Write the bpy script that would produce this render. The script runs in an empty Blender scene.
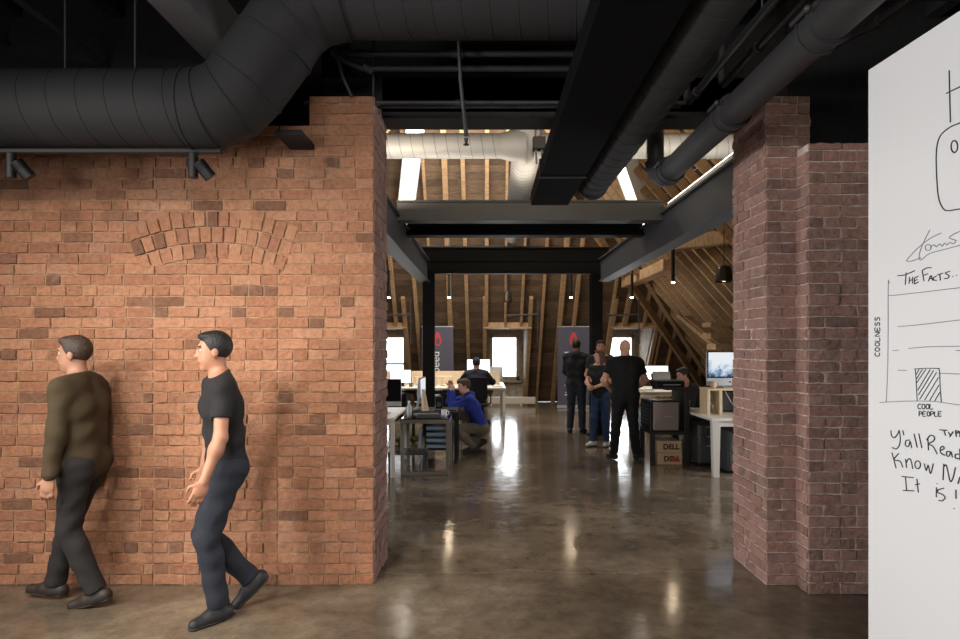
import bpy, bmesh, math, random
import numpy as np
from mathutils import Vector, Matrix
rnd = random.Random(7)
SC = bpy.context.scene
COL = SC.collection
V = Vector
PI = math.pi

# ---------------------------------------------------------------- materials
def lin(c):
    return tuple((x/255/12.92 if x/255 <= .04045 else ((x/255+.055)/1.055)**2.4) for x in c)
def nt(name):
    m = bpy.data.materials.new(name); m.use_nodes = True
    n = m.node_tree.nodes; b = n['Principled BSDF']
    return m, n, m.node_tree.links, b
def mat(name, c, rough=.6, metal=0., var=0., vscale=6., bump=0., bscale=60., emit=None, estr=1., spec=None, coat=0.):
    m, n, l, b = nt(name)
    col = lin(c)
    b.inputs['Base Color'].default_value = (*col, 1)
    b.inputs['Roughness'].default_value = rough
    b.inputs['Metallic'].default_value = metal
    if spec is not None: b.inputs['Specular IOR Level'].default_value = spec
    if coat: b.inputs['Coat Weight'].default_value = coat; b.inputs['Coat Roughness'].default_value = .1
    tc = n.new('ShaderNodeTexCoord')
    if var:
        no = n.new('ShaderNodeTexNoise'); no.inputs['Scale'].default_value = vscale; no.inputs['Detail'].default_value = 5
        l.new(tc.outputs['Object'], no.inputs['Vector'])
        cr = n.new('ShaderNodeValToRGB'); cr.color_ramp.elements[0].position = .3; cr.color_ramp.elements[1].position = .7
        cr.color_ramp.elements[0].color = (*[x*(1-var) for x in col], 1)
        cr.color_ramp.elements[1].color = (*[min(1, x*(1+var)) for x in col], 1)
        l.new(no.outputs['Fac'], cr.inputs['Fac']); l.new(cr.outputs['Color'], b.inputs['Base Color'])
    if bump:
        no = n.new('ShaderNodeTexNoise'); no.inputs['Scale'].default_value = bscale; no.inputs['Detail'].default_value = 4
        l.new(tc.outputs['Object'], no.inputs['Vector'])
        bp = n.new('ShaderNodeBump'); bp.inputs['Strength'].default_value = bump; bp.inputs['Distance'].default_value = .01
        l.new(no.outputs['Fac'], bp.inputs['Height']); l.new(bp.outputs['Normal'], b.inputs['Normal'])
    if emit:
        b.inputs['Emission Color'].default_value = (*lin(emit), 1); b.inputs['Emission Strength'].default_value = estr
    return m
def ramp(n, stops, interp='LINEAR'):
    cr = n.new('ShaderNodeValToRGB'); cr.color_ramp.interpolation = interp
    e = cr.color_ramp.elements
    while len(e) < len(stops): e.new(.5)
    for i, (p, c) in enumerate(stops):
        e[i].position = p; e[i].color = (*lin(c), 1)
    return cr
def mixc(n, l, a, b, fac, mode='MIX'):
    m = n.new('ShaderNodeMix'); m.data_type = 'RGBA'; m.blend_type = mode
    for inp, v in ((m.inputs[6], a), (m.inputs[7], b), (m.inputs[0], fac)):
        if hasattr(v, 'links') or hasattr(v, 'is_linked'): l.new(v, inp)
        elif isinstance(v, tuple): inp.default_value = (*v, 1) if len(v) == 3 else v
        else: inp.default_value = v
    return m.outputs[2]
def noise(n, l, vec, scale, detail=5, rough=.6):
    no = n.new('ShaderNodeTexNoise'); no.inputs['Scale'].default_value = scale
    no.inputs['Detail'].default_value = detail; no.inputs['Roughness'].default_value = rough
    l.new(vec, no.inputs['Vector']); return no.outputs['Fac']
def mrange(n, l, v, a, b, c=0., d=1.):
    m = n.new('ShaderNodeMapRange'); m.inputs[1].default_value = a; m.inputs[2].default_value = b
    m.inputs[3].default_value = c; m.inputs[4].default_value = d; l.new(v, m.inputs[0]); return m.outputs[0]

def brick_mat(name, stops, white):
    m, n, l, b = nt(name)
    g = n.new('ShaderNodeNewGeometry'); tc = n.new('ShaderNodeTexCoord')
    cr = ramp(n, stops); l.new(g.outputs['Random Per Island'], cr.inputs['Fac'])
    n1 = noise(n, l, tc.outputs['Object'], 28, 8, .7)
    c1 = mixc(n, l, cr.outputs['Color'], mrange_col(n, l, n1), .75, 'MULTIPLY')
    n2 = noise(n, l, tc.outputs['Object'], 4.2, 10, .82)
    c2 = mixc(n, l, c1, lin((176, 152, 138)), mrange(n, l, n2, .52, .7, 0, white))
    n3 = noise(n, l, tc.outputs['Object'], 90, 4, .6)
    c3 = mixc(n, l, c2, lin((62, 36, 26)), mrange(n, l, n3, .63, .7, 0, .6))
    l.new(c3, b.inputs['Base Color'])
    b.inputs['Roughness'].default_value = .9; b.inputs['Specular IOR Level'].default_value = .25
    bp = n.new('ShaderNodeBump'); bp.inputs['Strength'].default_value = .9; bp.inputs['Distance'].default_value = .02
    n4 = noise(n, l, tc.outputs['Object'], 38, 9, .75)
    l.new(n4, bp.inputs['Height']); l.new(bp.outputs['Normal'], b.inputs['Normal'])
    return m
def mrange_col(n, l, v):
    r = ramp(n, [(.25, (165, 160, 155)), (.55, (235, 232, 230)), (.8, (255, 255, 255))]); l.new(v, r.inputs['Fac']); return r.outputs['Color']

def wood_mat(name, dark, light, sc=(1, 1, 1), rough=.75, boards=None):
    m, n, l, b = nt(name)
    tc = n.new('ShaderNodeTexCoord'); mp = n.new('ShaderNodeMapping'); mp.inputs['Scale'].default_value = sc
    l.new(tc.outputs['Object'], mp.inputs['Vector'])
    f = noise(n, l, mp.outputs['Vector'], 6, 8, .65)
    cr = ramp(n, [(.3, dark), (.7, light)]); l.new(f, cr.inputs['Fac'])
    out = cr.outputs['Color']
    g = n.new('ShaderNodeNewGeometry')
    rr = ramp(n, [(0, (170, 165, 160)), (1, (255, 255, 255))]); l.new(g.outputs['Random Per Island'], rr.inputs['Fac'])
    out = mixc(n, l, out, rr.outputs['Color'], .9, 'MULTIPLY')
    big = noise(n, l, tc.outputs['Object'], 1.3, 6, .7)
    out = mixc(n, l, out, lin((40, 30, 24)), mrange(n, l, big, .5, .75, 0, .5))
    l.new(out, b.inputs['Base Color']); b.inputs['Roughness'].default_value = rough
    bp = n.new('ShaderNodeBump'); bp.inputs['Strength'].default_value = .3; bp.inputs['Distance'].default_value = .006
    l.new(f, bp.inputs['Height']); l.new(bp.outputs['Normal'], b.inputs['Normal'])
    return m

def floor_mat():
    m, n, l, b = nt('polished_concrete')
    tc = n.new('ShaderNodeTexCoord'); vec = tc.outputs['Object']
    a = noise(n, l, vec, .9, 9, .68); c = noise(n, l, vec, 5.5, 8, .7); d = noise(n, l, vec, 42, 4, .6)
    cr = ramp(n, [(.3, (80, 70, 58)), (.5, (116, 104, 89)), (.7, (156, 142, 122))]); l.new(a, cr.inputs['Fac'])
    c2 = mixc(n, l, cr.outputs['Color'], mrange_col(n, l, c), .8, 'MULTIPLY')
    c3 = mixc(n, l, c2, lin((58, 50, 44)), mrange(n, l, d, .6, .72, 0, .6))
    # one hairline joint crossing the opening
    sx = n.new('ShaderNodeSeparateXYZ'); l.new(vec, sx.inputs[0])
    def mth(op, a_, b_):
        q = n.new('ShaderNodeMath'); q.operation = op
        for i, v in enumerate((a_, b_)):
            if v is None: continue
            if isinstance(v, (int, float)): q.inputs[i].default_value = v
            else: l.new(v, q.inputs[i])
        return q.outputs[0]
    wob = noise(n, l, vec, 2.6, 8, .6)
    dist = mth('ABSOLUTE', mth('SUBTRACT', mth('ADD', sx.outputs['Y'], mth('MULTIPLY', wob, .4)), 4.85), None)
    c4 = mixc(n, l, c3, lin((168, 158, 146)), mrange(n, l, dist, .001, .01, .3, 0))
    l.new(c4, b.inputs['Base Color'])
    l.new(mrange(n, l, c, .3, .75, .07, .22), b.inputs['Roughness'])
    b.inputs['Specular IOR Level'].default_value = .4
    bp = n.new('ShaderNodeBump'); bp.inputs['Strength'].default_value = .12; bp.inputs['Distance'].default_value = .01
    l.new(noise(n, l, vec, 9, 4, .5), bp.inputs['Height']); l.new(bp.outputs['Normal'], b.inputs['Normal'])
    return m

def glass_mat():
    m = bpy.data.materials.new('window_glass'); m.use_nodes = True
    n = m.node_tree.nodes; l = m.node_tree.links; n.clear()
    o = n.new('ShaderNodeOutputMaterial'); mx = n.new('ShaderNodeMixShader'); mx.inputs[0].default_value = .08
    t = n.new('ShaderNodeBsdfTransparent'); g = n.new('ShaderNodeBsdfGlossy'); g.inputs['Roughness'].default_value = .05
    l.new(t.outputs[0], mx.inputs[1]); l.new(g.outputs[0], mx.inputs[2]); l.new(mx.outputs[0], o.inputs[0])
    return m

def screen_mat(name, kind, estr):
    m, n, l, b = nt(name)
    b.inputs['Base Color'].default_value = (.02, .02, .02, 1); b.inputs['Roughness'].default_value = .25
    tc = n.new('ShaderNodeTexCoord')
    if kind == 'white':
        b.inputs['Emission Color'].default_value = (*lin((250, 252, 255)), 1)
    else:
        sx = n.new('ShaderNodeSeparateXYZ'); l.new(tc.outputs['Object'], sx.inputs[0])
        f = noise(n, l, tc.outputs['Object'], 9, 6, .7)
        add = n.new('ShaderNodeMath'); add.operation = 'ADD'; l.new(f, add.inputs[0])
        l.new(mrange(n, l, sx.outputs['Z'], .12, .42, -.14, .26), add.inputs[1])
        cr = ramp(n, [(.36, (44, 66, 98)), (.46, (130, 165, 200)), (.54, (205, 222, 238)), (.64, (246, 250, 255))])
        l.new(add.outputs[0], cr.inputs['Fac'])
        l.new(cr.outputs['Color'], b.inputs['Emission Color'])
    b.inputs['Emission Strength'].default_value = estr
    return m

BR = [(0, (138, 100, 80)), (.05, (146, 106, 84)), (.08, (172, 121, 94)), (.35, (184, 131, 101)), (.6, (191, 138, 107)), (.85, (199, 148, 116)), (.97, (188, 135, 105)), (1, (160, 118, 95))]
M = dict(
 brick=brick_mat('orange_brick', BR, .42),
 brick_r=brick_mat('red_brick', [(0, (140, 112, 104)), (.3, (160, 124, 112)), (.7, (176, 138, 126)), (1, (156, 126, 118))], .8),
 mortar=mat('lime_mortar', (158, 128, 100), .95, var=.25, vscale=14, bump=.6, bscale=80),
 mortar_r=mat('pale_lime_mortar', (178, 164, 154), .95, var=.25, vscale=14, bump=.6, bscale=80),
 floor=floor_mat(),
 black=mat('black_paint', (26, 26, 27), .75, var=.3, vscale=8, bump=.3, bscale=40),
 ceil=mat('black_ceiling', (16, 16, 17), .95, var=.4, vscale=20, bump=.8, bscale=50),
 duct=mat('black_duct_paint', (40, 40, 41), .7, spec=.2, var=.1, vscale=3),
 duct2=mat('dark_duct_paint', (14, 14, 15), .85, spec=.05, var=.1, vscale=3),
 pipe=mat('black_pipe_paint', (44, 44, 46), .55, bump=.15, bscale=50),
 steel=mat('dark_grey_steel_paint', (50, 51, 54), .55, var=.08, vscale=4),
 steelb=mat('black_steel_paint', (11, 11, 12), .6, spec=.25, var=.1, vscale=4),
 galv=mat('grey_white_duct_paint', (140, 142, 146), .5, var=.06, vscale=5),
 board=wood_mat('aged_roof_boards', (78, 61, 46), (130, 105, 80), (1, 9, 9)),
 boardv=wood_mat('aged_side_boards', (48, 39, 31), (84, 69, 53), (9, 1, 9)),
 rafter=wood_mat('rafter_timber', (136, 106, 76), (196, 160, 118), (9, 1, 1)),
 wframe=mat('beige_window_paint', (176, 160, 138), .6, var=.12, vscale=10),
 stone=mat('whitewashed_reveal', (158, 146, 130), .9, var=.3, vscale=9, bump=.5, bscale=30),
 glass=glass_mat(),
 bwhite=mat('whiteboard_enamel', (226, 227, 229), .16, spec=.5),
 bedge=mat('board_edge_alu', (190, 190, 192), .4, metal=.5),
 ink=mat('marker_ink', (38, 38, 42), .6), inkg=mat('faded_marker_ink', (120, 120, 124), .7),
 banner=mat('slate_banner_fabric', (78, 76, 90), .7, var=.05, vscale=3),
 red=mat('banner_red', (196, 62, 62), .7), white=mat('banner_white', (230, 230, 232), .7),
 dwhite=mat('white_desk_laminate', (222, 216, 204), .4), dleg=mat('white_desk_leg', (206, 200, 190), .45),
 gframe=mat('grey_table_frame', (128, 122, 112), .45, metal=.3), dglass=mat('dark_table_glass', (22, 22, 26), .08),
 beige=mat('beige_screen_fabric', (196, 176, 148), .85, var=.05, vscale=30),
 blk=mat('black_plastic', (20, 20, 22), .5, spec=.3), blk2=mat('matt_black_wood', (28, 26, 25), .55),
 alu=mat('brushed_aluminium', (200, 203, 206), .35, metal=.6), dgrey=mat('dark_grey_metal', (84, 86, 88), .45, metal=.4),
 lgrey=mat('taupe_case_panel', (136, 124, 116), .45, metal=.2), ply=mat('birch_plywood', (206, 184, 150), .55, var=.08, vscale=14),
 card=mat('cardboard', (198, 172, 138), .85, var=.05, vscale=9), cardd=mat('cardboard_print', (46, 40, 36), .8), paper=mat('white_paper', (226, 224, 220), .8),
 lblue=mat('pale_blue_plastic', (150, 178, 196), .4), plant=mat('green_leaf', (110, 118, 52), .6, var=.3, vscale=20), pot=mat('terracotta_pot', (86, 62, 48), .8),
 mesh=mat('black_chair_fabric', (24, 24, 27), .85), 
 scr=screen_mat('lit_white_screen', 'white', 2.2), scrp=screen_mat('city_photo_screen', 'photo', .85), scrd=mat('dark_screen_glass', (14, 13, 15), .12),
 lampglow=mat('lamp_glow', (255, 240, 214), .4, emit=(255, 230, 190), estr=330),
 bellglow=mat('dim_lamp_glow', (255, 236, 205), .4, emit=(255, 226, 185), estr=6),
 led=mat('led_glow', (255, 240, 214), .4, emit=(255, 238, 214), estr=12),
 seam=mat('dark_duct_seam', (70, 71, 74), .6),
 strip_lining=mat('white_strip_lining', (232, 230, 226), .6),
 bronze=mat('bronze_lamp_shade', (52, 44, 34), .35, metal=.6), cable=mat('black_cable', (18, 18, 18), .6), wcable=mat('white_cable', (196, 192, 186), .6),
 heater=mat('painted_heater', (182, 170, 156), .5), clear=mat('pale_clear_plastic', (176, 184, 190), .3),
)
def cloth(name, c, var=.12, bump=.25): return mat(name, c, .9, var=var, vscale=7, bump=bump, bscale=24)

# ---------------------------------------------------------------- mesh builder
class MB:
    def __init__(s): s.v = []; s.f = []; s.m = []; s.sm = []
    def add(s, vs, fs, mi=0, smooth=False):
        o = len(s.v); s.v += [tuple(x) for x in vs]
        for f in fs: s.f.append([i+o for i in f]); s.m.append(mi); s.sm.append(smooth)
        return s
    def box(s, c, d, R=None, mi=0):
        x, y, z = d[0]/2, d[1]/2, d[2]/2
        vs = [V((a*x, b*y, e*z)) for a in (-1, 1) for b in (-1, 1) for e in (-1, 1)]
        if R is not None: vs = [R @ p for p in vs]
        vs = [p+V(c) for p in vs]
        return s.add(vs, [(0,1,3,2),(4,6,7,5),(0,4,5,1),(2,3,7,6),(0,2,6,4),(1,5,7,3)], mi)
    def bx(s, x0, x1, y0, y1, z0, z1, mi=0):
        return s.box(((x0+x1)/2, (y0+y1)/2, (z0+z1)/2), (abs(x1-x0), abs(y1-y0), abs(z1-z0)), None, mi)
    def bar(s, a, b, w, h, mi=0, up=(0, 0, 1)):
        a, b = V(a), V(b); d = (b-a); L = d.length; d.normalize()
        u = V(up); r = d.cross(u)
        if r.length < 1e-4: r = d.cross(V((0, 1, 0)))
        r.normalize(); u = r.cross(d)
        R = Matrix((r, d, u)).transposed()
        return s.box((a+b)/2, (w, L, h), R, mi)
    def tube(s, pts, r, seg=12, mi=0, cap=True, smooth=True):
        pts = [V(p) for p in pts]; n = len(pts)
        rs = r if isinstance(r, (list, tuple)) else [r]*n
        t0 = (pts[1]-pts[0]).normalized()
        u = t0.cross(V((0, 0, 1)))
        if u.length < 1e-3: u = t0.cross(V((0, 1, 0)))
        u.normalize(); vs = []
        pt = t0
        for i, p in enumerate(pts):
            if i == 0: t = t0
            elif i == n-1: t = (pts[-1]-pts[-2]).normalized()
            else: t = ((pts[i]-pts[i-1]).normalized()+(pts[i+1]-pts[i]).normalized()).normalized()
            q = pt.rotation_difference(t); u = (q @ u); u = (u - t*u.dot(t)).normalized(); pt = t
            w = t.cross(u)
            k = 1.0
            if 0 < i < n-1:
                k = 1.0
            for j in range(seg):
                a = 2*PI*j/seg; vs.append(p+(u*math.cos(a)+w*math.sin(a))*rs[i]*k)
        fs = [(i*seg+j, i*seg+(j+1) % seg, (i+1)*seg+(j+1) % seg, (i+1)*seg+j) for i in range(n-1) for j in range(seg)]
        s.add(vs, fs, mi, smooth)
        if cap:
            s.add([vs[j] for j in range(seg)][::-1], [tuple(range(seg))], mi)
            s.add([vs[(n-1)*seg+j] for j in range(seg)], [tuple(range(seg))], mi)
        return s
    def lathe(s, c, prof, seg=20, mi=0, smooth=True):
        vs = []; c = V(c)
        for r, z in prof:
            for j in range(seg): a = 2*PI*j/seg; vs.append(c+V((r*math.cos(a), r*math.sin(a), z)))
        n = len(prof)
        fs = [(i*seg+j, i*seg+(j+1) % seg, (i+1)*seg+(j+1) % seg, (i+1)*seg+j) for i in range(n-1) for j in range(seg)]
        s.add(vs, fs, mi, smooth)
        s.add([vs[j] for j in range(seg)][::-1], [tuple(range(seg))], mi)
        s.add([vs[(n-1)*seg+j] for j in range(seg)], [tuple(range(seg))], mi)
        return s
    def ball(s, c, r, seg=12, mi=0):
        rr = r if isinstance(r, tuple) else (r, r, r); vs = []; n = seg//2
        for i in range(n+1):
            t = PI*(.02+.96*i/n)
            for j in range(seg): a = 2*PI*j/seg; vs.append((c[0]+rr[0]*math.sin(t)*math.cos(a), c[1]+rr[1]*math.sin(t)*math.sin(a), c[2]-rr[2]*math.cos(t)))
        fs = [(i*seg+j, i*seg+(j+1) % seg, (i+1)*seg+(j+1) % seg, (i+1)*seg+j) for i in range(n) for j in range(seg)]
        return s.add(vs, fs, mi, True)
    def prism(s, poly, axis, a, b, mi=0):
        # poly: 2D points; axis 'x' -> (y,z), 'y' -> (x,z), 'z' -> (x,y)
        def P(p, t): return {'x': (t, p[0], p[1]), 'y': (p[0], t, p[1]), 'z': (p[0], p[1], t)}[axis]
        n = len(poly); vs = [P(p, a) for p in poly]+[P(p, b) for p in poly]
        return s.add(vs, [tuple(range(n))[::-1], tuple(range(n, 2*n))]+[(i, (i+1) % n, n+(i+1) % n, n+i) for i in range(n)], mi)
    def helix(s, a, b, r, pitch, rr=.004, mi=0, per=28):
        a, b = V(a), V(b); d = b-a; L = d.length; d.normalize()
        u = d.cross(V((0, 0, 1)));
        if u.length < 1e-3: u = d.cross(V((0, 1, 0)))
        u.normalize(); w = d.cross(u); N = int(L/pitch*per)
        pts = [a+d*(L*i/N)+(u*math.cos(2*PI*i/per)+w*math.sin(2*PI*i/per))*r for i in range(N+1)]
        return s.tube(pts, rr, 5, mi)
    def build(s, name, mats, parent=None, bevel=0., loc=None, segs=1, weld=False):
        me = bpy.data.meshes.new(name); me.from_pydata(s.v, [], s.f)
        for m in (mats if isinstance(mats, (list, tuple)) else [mats]): me.materials.append(m)
        me.polygons.foreach_set('material_index', s.m); me.polygons.foreach_set('use_smooth', s.sm)
        bm = bmesh.new(); bm.from_mesh(me)
        if weld: bmesh.ops.remove_doubles(bm, verts=bm.verts, dist=1e-5)
        bmesh.ops.recalc_face_normals(bm, faces=bm.faces)
        if bevel:
            es = [e for e in bm.edges if len(e.link_faces) == 2 and e.calc_face_angle(0) > .6]
            bmesh.ops.bevel(bm, geom=es, offset=bevel, offset_type='OFFSET', segments=segs, affect='EDGES', clamp_overlap=True, profile=.5)
        bm.to_mesh(me); bm.free(); me.update()
        o = bpy.data.objects.new(name, me); COL.objects.link(o)
        if parent is not None: o.parent = parent
        if loc is not None: o.location = loc
        return o
def tag(o, label=None, cat=None, group=None, kind=None):
    if label: o['label'] = label
    if cat: o['category'] = cat
    if group: o['group'] = group
    if kind: o['kind'] = kind
    return o
def struct(o, label=None):
    return tag(o, label, None, None, 'structure')
def thing(name, label, cat, loc=(0, 0, 0), rz=0, group=None):
    o = bpy.data.objects.new(name, None); COL.objects.link(o); o.empty_display_size = .1
    o.location = loc; o.rotation_euler = (0, 0, rz)
    return tag(o, label, cat, group)
def copy_tree(o, loc, rz=0, label=None):
    r = o.copy(); COL.objects.link(r); r.location = loc; r.rotation_euler = (0, 0, rz)
    if label: r['label'] = label
    def rec(src, dst):
        for ch in list(src.children):
            c = ch.copy(); COL.objects.link(c); c.parent = dst; rec(ch, c)
    rec(o, r); return r
def text(name, body, size, m, parent, loc, rot, depth=.001, align='CENTER', bold=0.):
    cu = bpy.data.curves.new(name, 'FONT'); cu.body = body; cu.size = size; cu.align_x = align; cu.align_y = 'CENTER'
    cu.extrude = depth; cu.offset = bold; cu.materials.append(m)
    t = bpy.data.objects.new(name, cu); COL.objects.link(t); bpy.context.view_layer.update()
    me = bpy.data.meshes.new_from_object(t.evaluated_get(bpy.context.evaluated_depsgraph_get())); bpy.data.objects.remove(t)
    o = bpy.data.objects.new(name, me); COL.objects.link(o); o.parent = parent; o.location = loc; o.rotation_euler = rot
    return o
def area(name, loc, target, sx, sy, power, color=(1, 1, 1), spread=PI):
    L = bpy.data.lights.new(name, 'AREA'); L.shape = 'RECTANGLE'; L.size = sx; L.size_y = sy; L.energy = power; L.color = color; L.spread = spread
    o = bpy.data.objects.new(name, L); COL.objects.link(o); o.location = loc
    o.rotation_euler = (V(target)-V(loc)).to_track_quat('-Z', 'Y').to_euler(); return o
def spot(name, loc, target, power, ang, blend=.6, color=(1, .86, .7), r=.03):
    L = bpy.data.lights.new(name, 'SPOT'); L.energy = power; L.spot_size = ang; L.spot_blend = blend; L.color = color; L.shadow_soft_size = r
    o = bpy.data.objects.new(name, L); COL.objects.link(o); o.location = loc
    o.rotation_euler = (V(target)-V(loc)).to_track_quat('-Z', 'Y').to_euler(); return o
WIN_POW, PEND_POW, UP_POW, WALL_POW, ROOM_POW, ATTIC_POW, KEY_POW, SIDE_POW, LINT_POW = 90, 75, 50, 275, 120, 540, 76, 100, 45
M['glowpane'] = mat('glowing_pane', (255, 252, 244), .4, emit=(255, 246, 228), estr=3)  # glow set in the material
# ---------------------------------------------------------------- camera
cam = bpy.data.cameras.new('camera'); camo = bpy.data.objects.new('camera', cam); COL.objects.link(camo)
camo.location = (0, 0, 1.65); camo.rotation_euler = (PI/2, 0, 0)
cam.sensor_width = 36; cam.lens = 24; cam.shift_x = -4/960; cam.shift_y = 25.5/960; cam.clip_end = 200
SC.camera = camo

# ---------------------------------------------------------------- floor, front room shell
mb = MB(); mb.bx(-9, 9, -3.2, 20, -.2, 0); struct(mb.build('floor', M['floor']), 'polished brown grey concrete floor with fine cracks')
CZ = 4.32
mb = MB(); mb.bx(-6.2, 5.2, -3.2, 5.1, CZ, CZ+.1)
ceil = struct(mb.build('ceiling', M['ceil']), 'black painted ceiling over the near room')
for i in range(15):
    x = -5.7+i*.75
    if abs(x+1.25) < .3: continue
    mb = MB(); mb.bx(x-.05, x+.05, -3.1, 4.9, 4.06, CZ); mb.build('ceiling_joist', M['ceil'], ceil)
def room_wall(name, args, m, label): 
    mb = MB(); mb.bx(*args); return struct(mb.build(name, M[m]), label)
room_wall('wall_west', (-6.2, -6.1, -3.2, 4.9, 0, CZ), 'black', 'dark painted side wall of the near room')
room_wall('wall_east', (5.1, 5.2, -3.2, 4.9, 0, CZ), 'black', 'dark painted right side wall of the near room')
room_wall('wall_south', (-6.2, 5.2, -3.3, -3.2, 0, CZ), 'black', 'dark painted wall facing the brick opening')

# ---------------------------------------------------------------- brickwork
CO = .0735
WORN = [1.0]
def brick(mb, o, u, v, nn, x0, x1, z0, z1, prot, R=None, cx=0, cz=0):
    J = .0036; x0 += J; x1 -= J; z0 += J; z1 -= J
    if x1-x0 < .015: return
    nx = max(5, int((x1-x0)/.03)+3); nz = 5
    xs = [0, .003]+[.003+(x1-x0-.006)*k/(nx-3) for k in range(1, nx-3)]+[x1-x0-.003, x1-x0]
    zs = [0, .003, (z1-z0)/2, z1-z0-.003, z1-z0]
    tx, tz = rnd.uniform(-.035, .035), rnd.uniform(-.06, .06); k_ = WORN[0]; p0 = prot+rnd.uniform(-.003, .004)*k_
    vs = []
    for i, a in enumerate(xs):
        for j, b in enumerate(zs):
            e = (i in (0, len(xs)-1)) or (j in (0, 4))
            c = (i in (0, 1, len(xs)-1, len(xs)-2)) and (j in (0, 1, 3, 4))
            d = -.004 if e else p0+tx*(a-(x1-x0)/2)+tz*(b-(z1-z0)/2)+rnd.uniform(-.0014, .0014)*k_-(.0018 if c else 0)
            ja, jb = rnd.uniform(-.0022, .0022)*k_, rnd.uniform(-.0026, .0026)*k_
            X, Z = x0+a+ja, z0+b+jb
            if R: ca, sa = math.cos(R), math.sin(R); dx, dz = X-cx, Z-cz; X, Z = cx+dx*ca-dz*sa, cz+dx*sa+dz*ca
            vs.append(o+u*X+v*Z+nn*d)
    n = len(zs)
    mb.add(vs, [(i*n+j, (i+1)*n+j, (i+1)*n+j+1, i*n+j+1) for i in range(len(xs)-1) for j in range(n-1)], 0, False)
def row_fill(mb, o, u, v, nn, a, b, z0, z1, prot, k):
    x = a; first = True
    header_row = (k % 6 == 3)
    while x < b-.02:
        L = .107 if (header_row or rnd.random() < .17) else .214
        if first and k % 2: L = .107
        L += rnd.uniform(-.006, .006); first = False
        if b-(x+L) < .05: L = b-x
        brick(mb, o, u, v, nn, x, min(b, x+L), z0, z1, prot); x += L
def face(mb, o, u, v, nn, W, H, prot=.004, skip=None, H0=0):
    k = 0; z = H0
    while z < H-.02:
        z1 = min(H, z+CO)
        for a, b in (skip(z+CO/2) if skip else [(0, W)]):
            if b-a > .02: row_fill(mb, o, u, v, nn, a, b, z, z1, prot, k)
        z += CO; k += 1
X_, Y_, Z_ = V((1, 0, 0)), V((0, 1, 0)), V((0, 0, 1))
FW, FB = 4.4, 4.98            # front and back of the piers
LX, RX = -.757, 1.938         # inner faces
WL = -6.1
def core(mb, x0, x1, y0, y1, z0, z1): mb.bx(x0, x1, y0, y1, z0, z1)
# left wall with a bricked-up arch
mb = MB(); core(mb, WL, -1.2, FW+.004, FB, 0, 3.13); core(mb, -1.2, LX-.004, FW+.004, FB-.004, 0, 3.36)
wl = struct(mb.build('wall_left', M['mortar']), 'long orange brick wall with a bricked-up arch')
ax, az0, c = -1.867, 2.241, .485           # arch: centre x, crown of the soffit, half chord
Rin = (c*c+.09*.09)/(2*.09); azc = az0-Rin; Rout = Rin+.33; AT = math.asin(c/Rin)
def skip_arch(z):
    W = LX-WL; iv = [(0, W if z < 3.36 else W)]
    cuts = []
    if az0-.1 < z < az0+.34:
        out = []
        for half in (-1, 1): pass
        xs = np.linspace(ax-.62, ax+.62, 500); rr = np.hypot(xs-ax, z-azc); th = np.abs(np.arctan2(xs-ax, z-azc))
        ins = (rr > Rin+.028) & (rr < Rout-.028) & (th < AT-.02)
        on = np.flatnonzero(ins)
        if len(on):
            runs = np.split(on, np.flatnonzero(np.diff(on) > 1)+1); a = 0; iv = []
            for r in runs: iv.append((a, xs[r[0]]-WL)); a = xs[r[-1]]-WL
            iv.append((a, W))
    elif z < az0-.1:
        j0, j1 = ax-.405-WL, ax+.45-WL; iv = [(0, j0), (j0, j1), (j1, W)]
    if z > 3.13: iv = [(-1.2-WL, W)]
    return iv
mb = MB(); face(mb, V((WL, FW, 0)), X_, Z_, -Y_, LX-WL, 3.36, skip=skip_arch)
mb.build('brick_face', M['brick'], wl)
mb = MB()
for ring in range(3):
    r0 = Rin+.11*ring; n = int(2*AT*(r0+.05)/.077)
    for i in range(n):
        t = -AT+(i+.5)*2*AT/n+rnd.uniform(-.004, .004)
        w = 2*AT*(r0+.05)/n
        brick(mb, V((ax, FW, azc)), X_, Z_, -Y_, -w/2, w/2, r0, r0+.11, .01, R=-t)
mb.build('brick_arch', M['brick'], wl)
WORN[0] = 1.4
mb = MB(); face(mb, V((LX, FW, 0)), Y_, Z_, X_, FB-FW, 3.36)
mb.build('brick_reveal', M['brick_r'], wl)
# right pier and the thicker block beside it
WORN[0] = 1.45
mb = MB(); core(mb, RX+.004, 2.24, FW+.004, FB-.004, 0, 3.36); core(mb, 2.151, 5.1, 4.244, FB, 0, 2.985)
wr = struct(mb.build('wall_right', M['mortar_r']), 'red brick pier and stepped brick wall right of the opening')
mb = MB(); face(mb, V((RX, FW, 0)), X_, Z_, -Y_, 2.24-RX, 3.36); face(mb, V((2.24, FW, 3.0)), Y_, Z_, X_, FB-FW, .36)
face(mb, V((2.147, 4.24, 0)), X_, Z_, -Y_, 1.9, 2.94); face(mb, V((2.147, FW, 0)), -Y_, Z_, -X_, FW-4.24, 2.94, H0=0)
x = 2.147
while x < 4.0: brick(mb, V((0, 4.24, 0)), X_, Z_, -Y_, x, x+.22, 2.94, 2.99, .012); x += .22
mb.build('brick_face', M['brick_r'], wr)
mb = MB(); face(mb, V((RX, FB, 0)), -Y_, Z_, -X_, FB-FW, 3.36)
mb.build('brick_reveal', M['brick_r'], wr)
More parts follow.
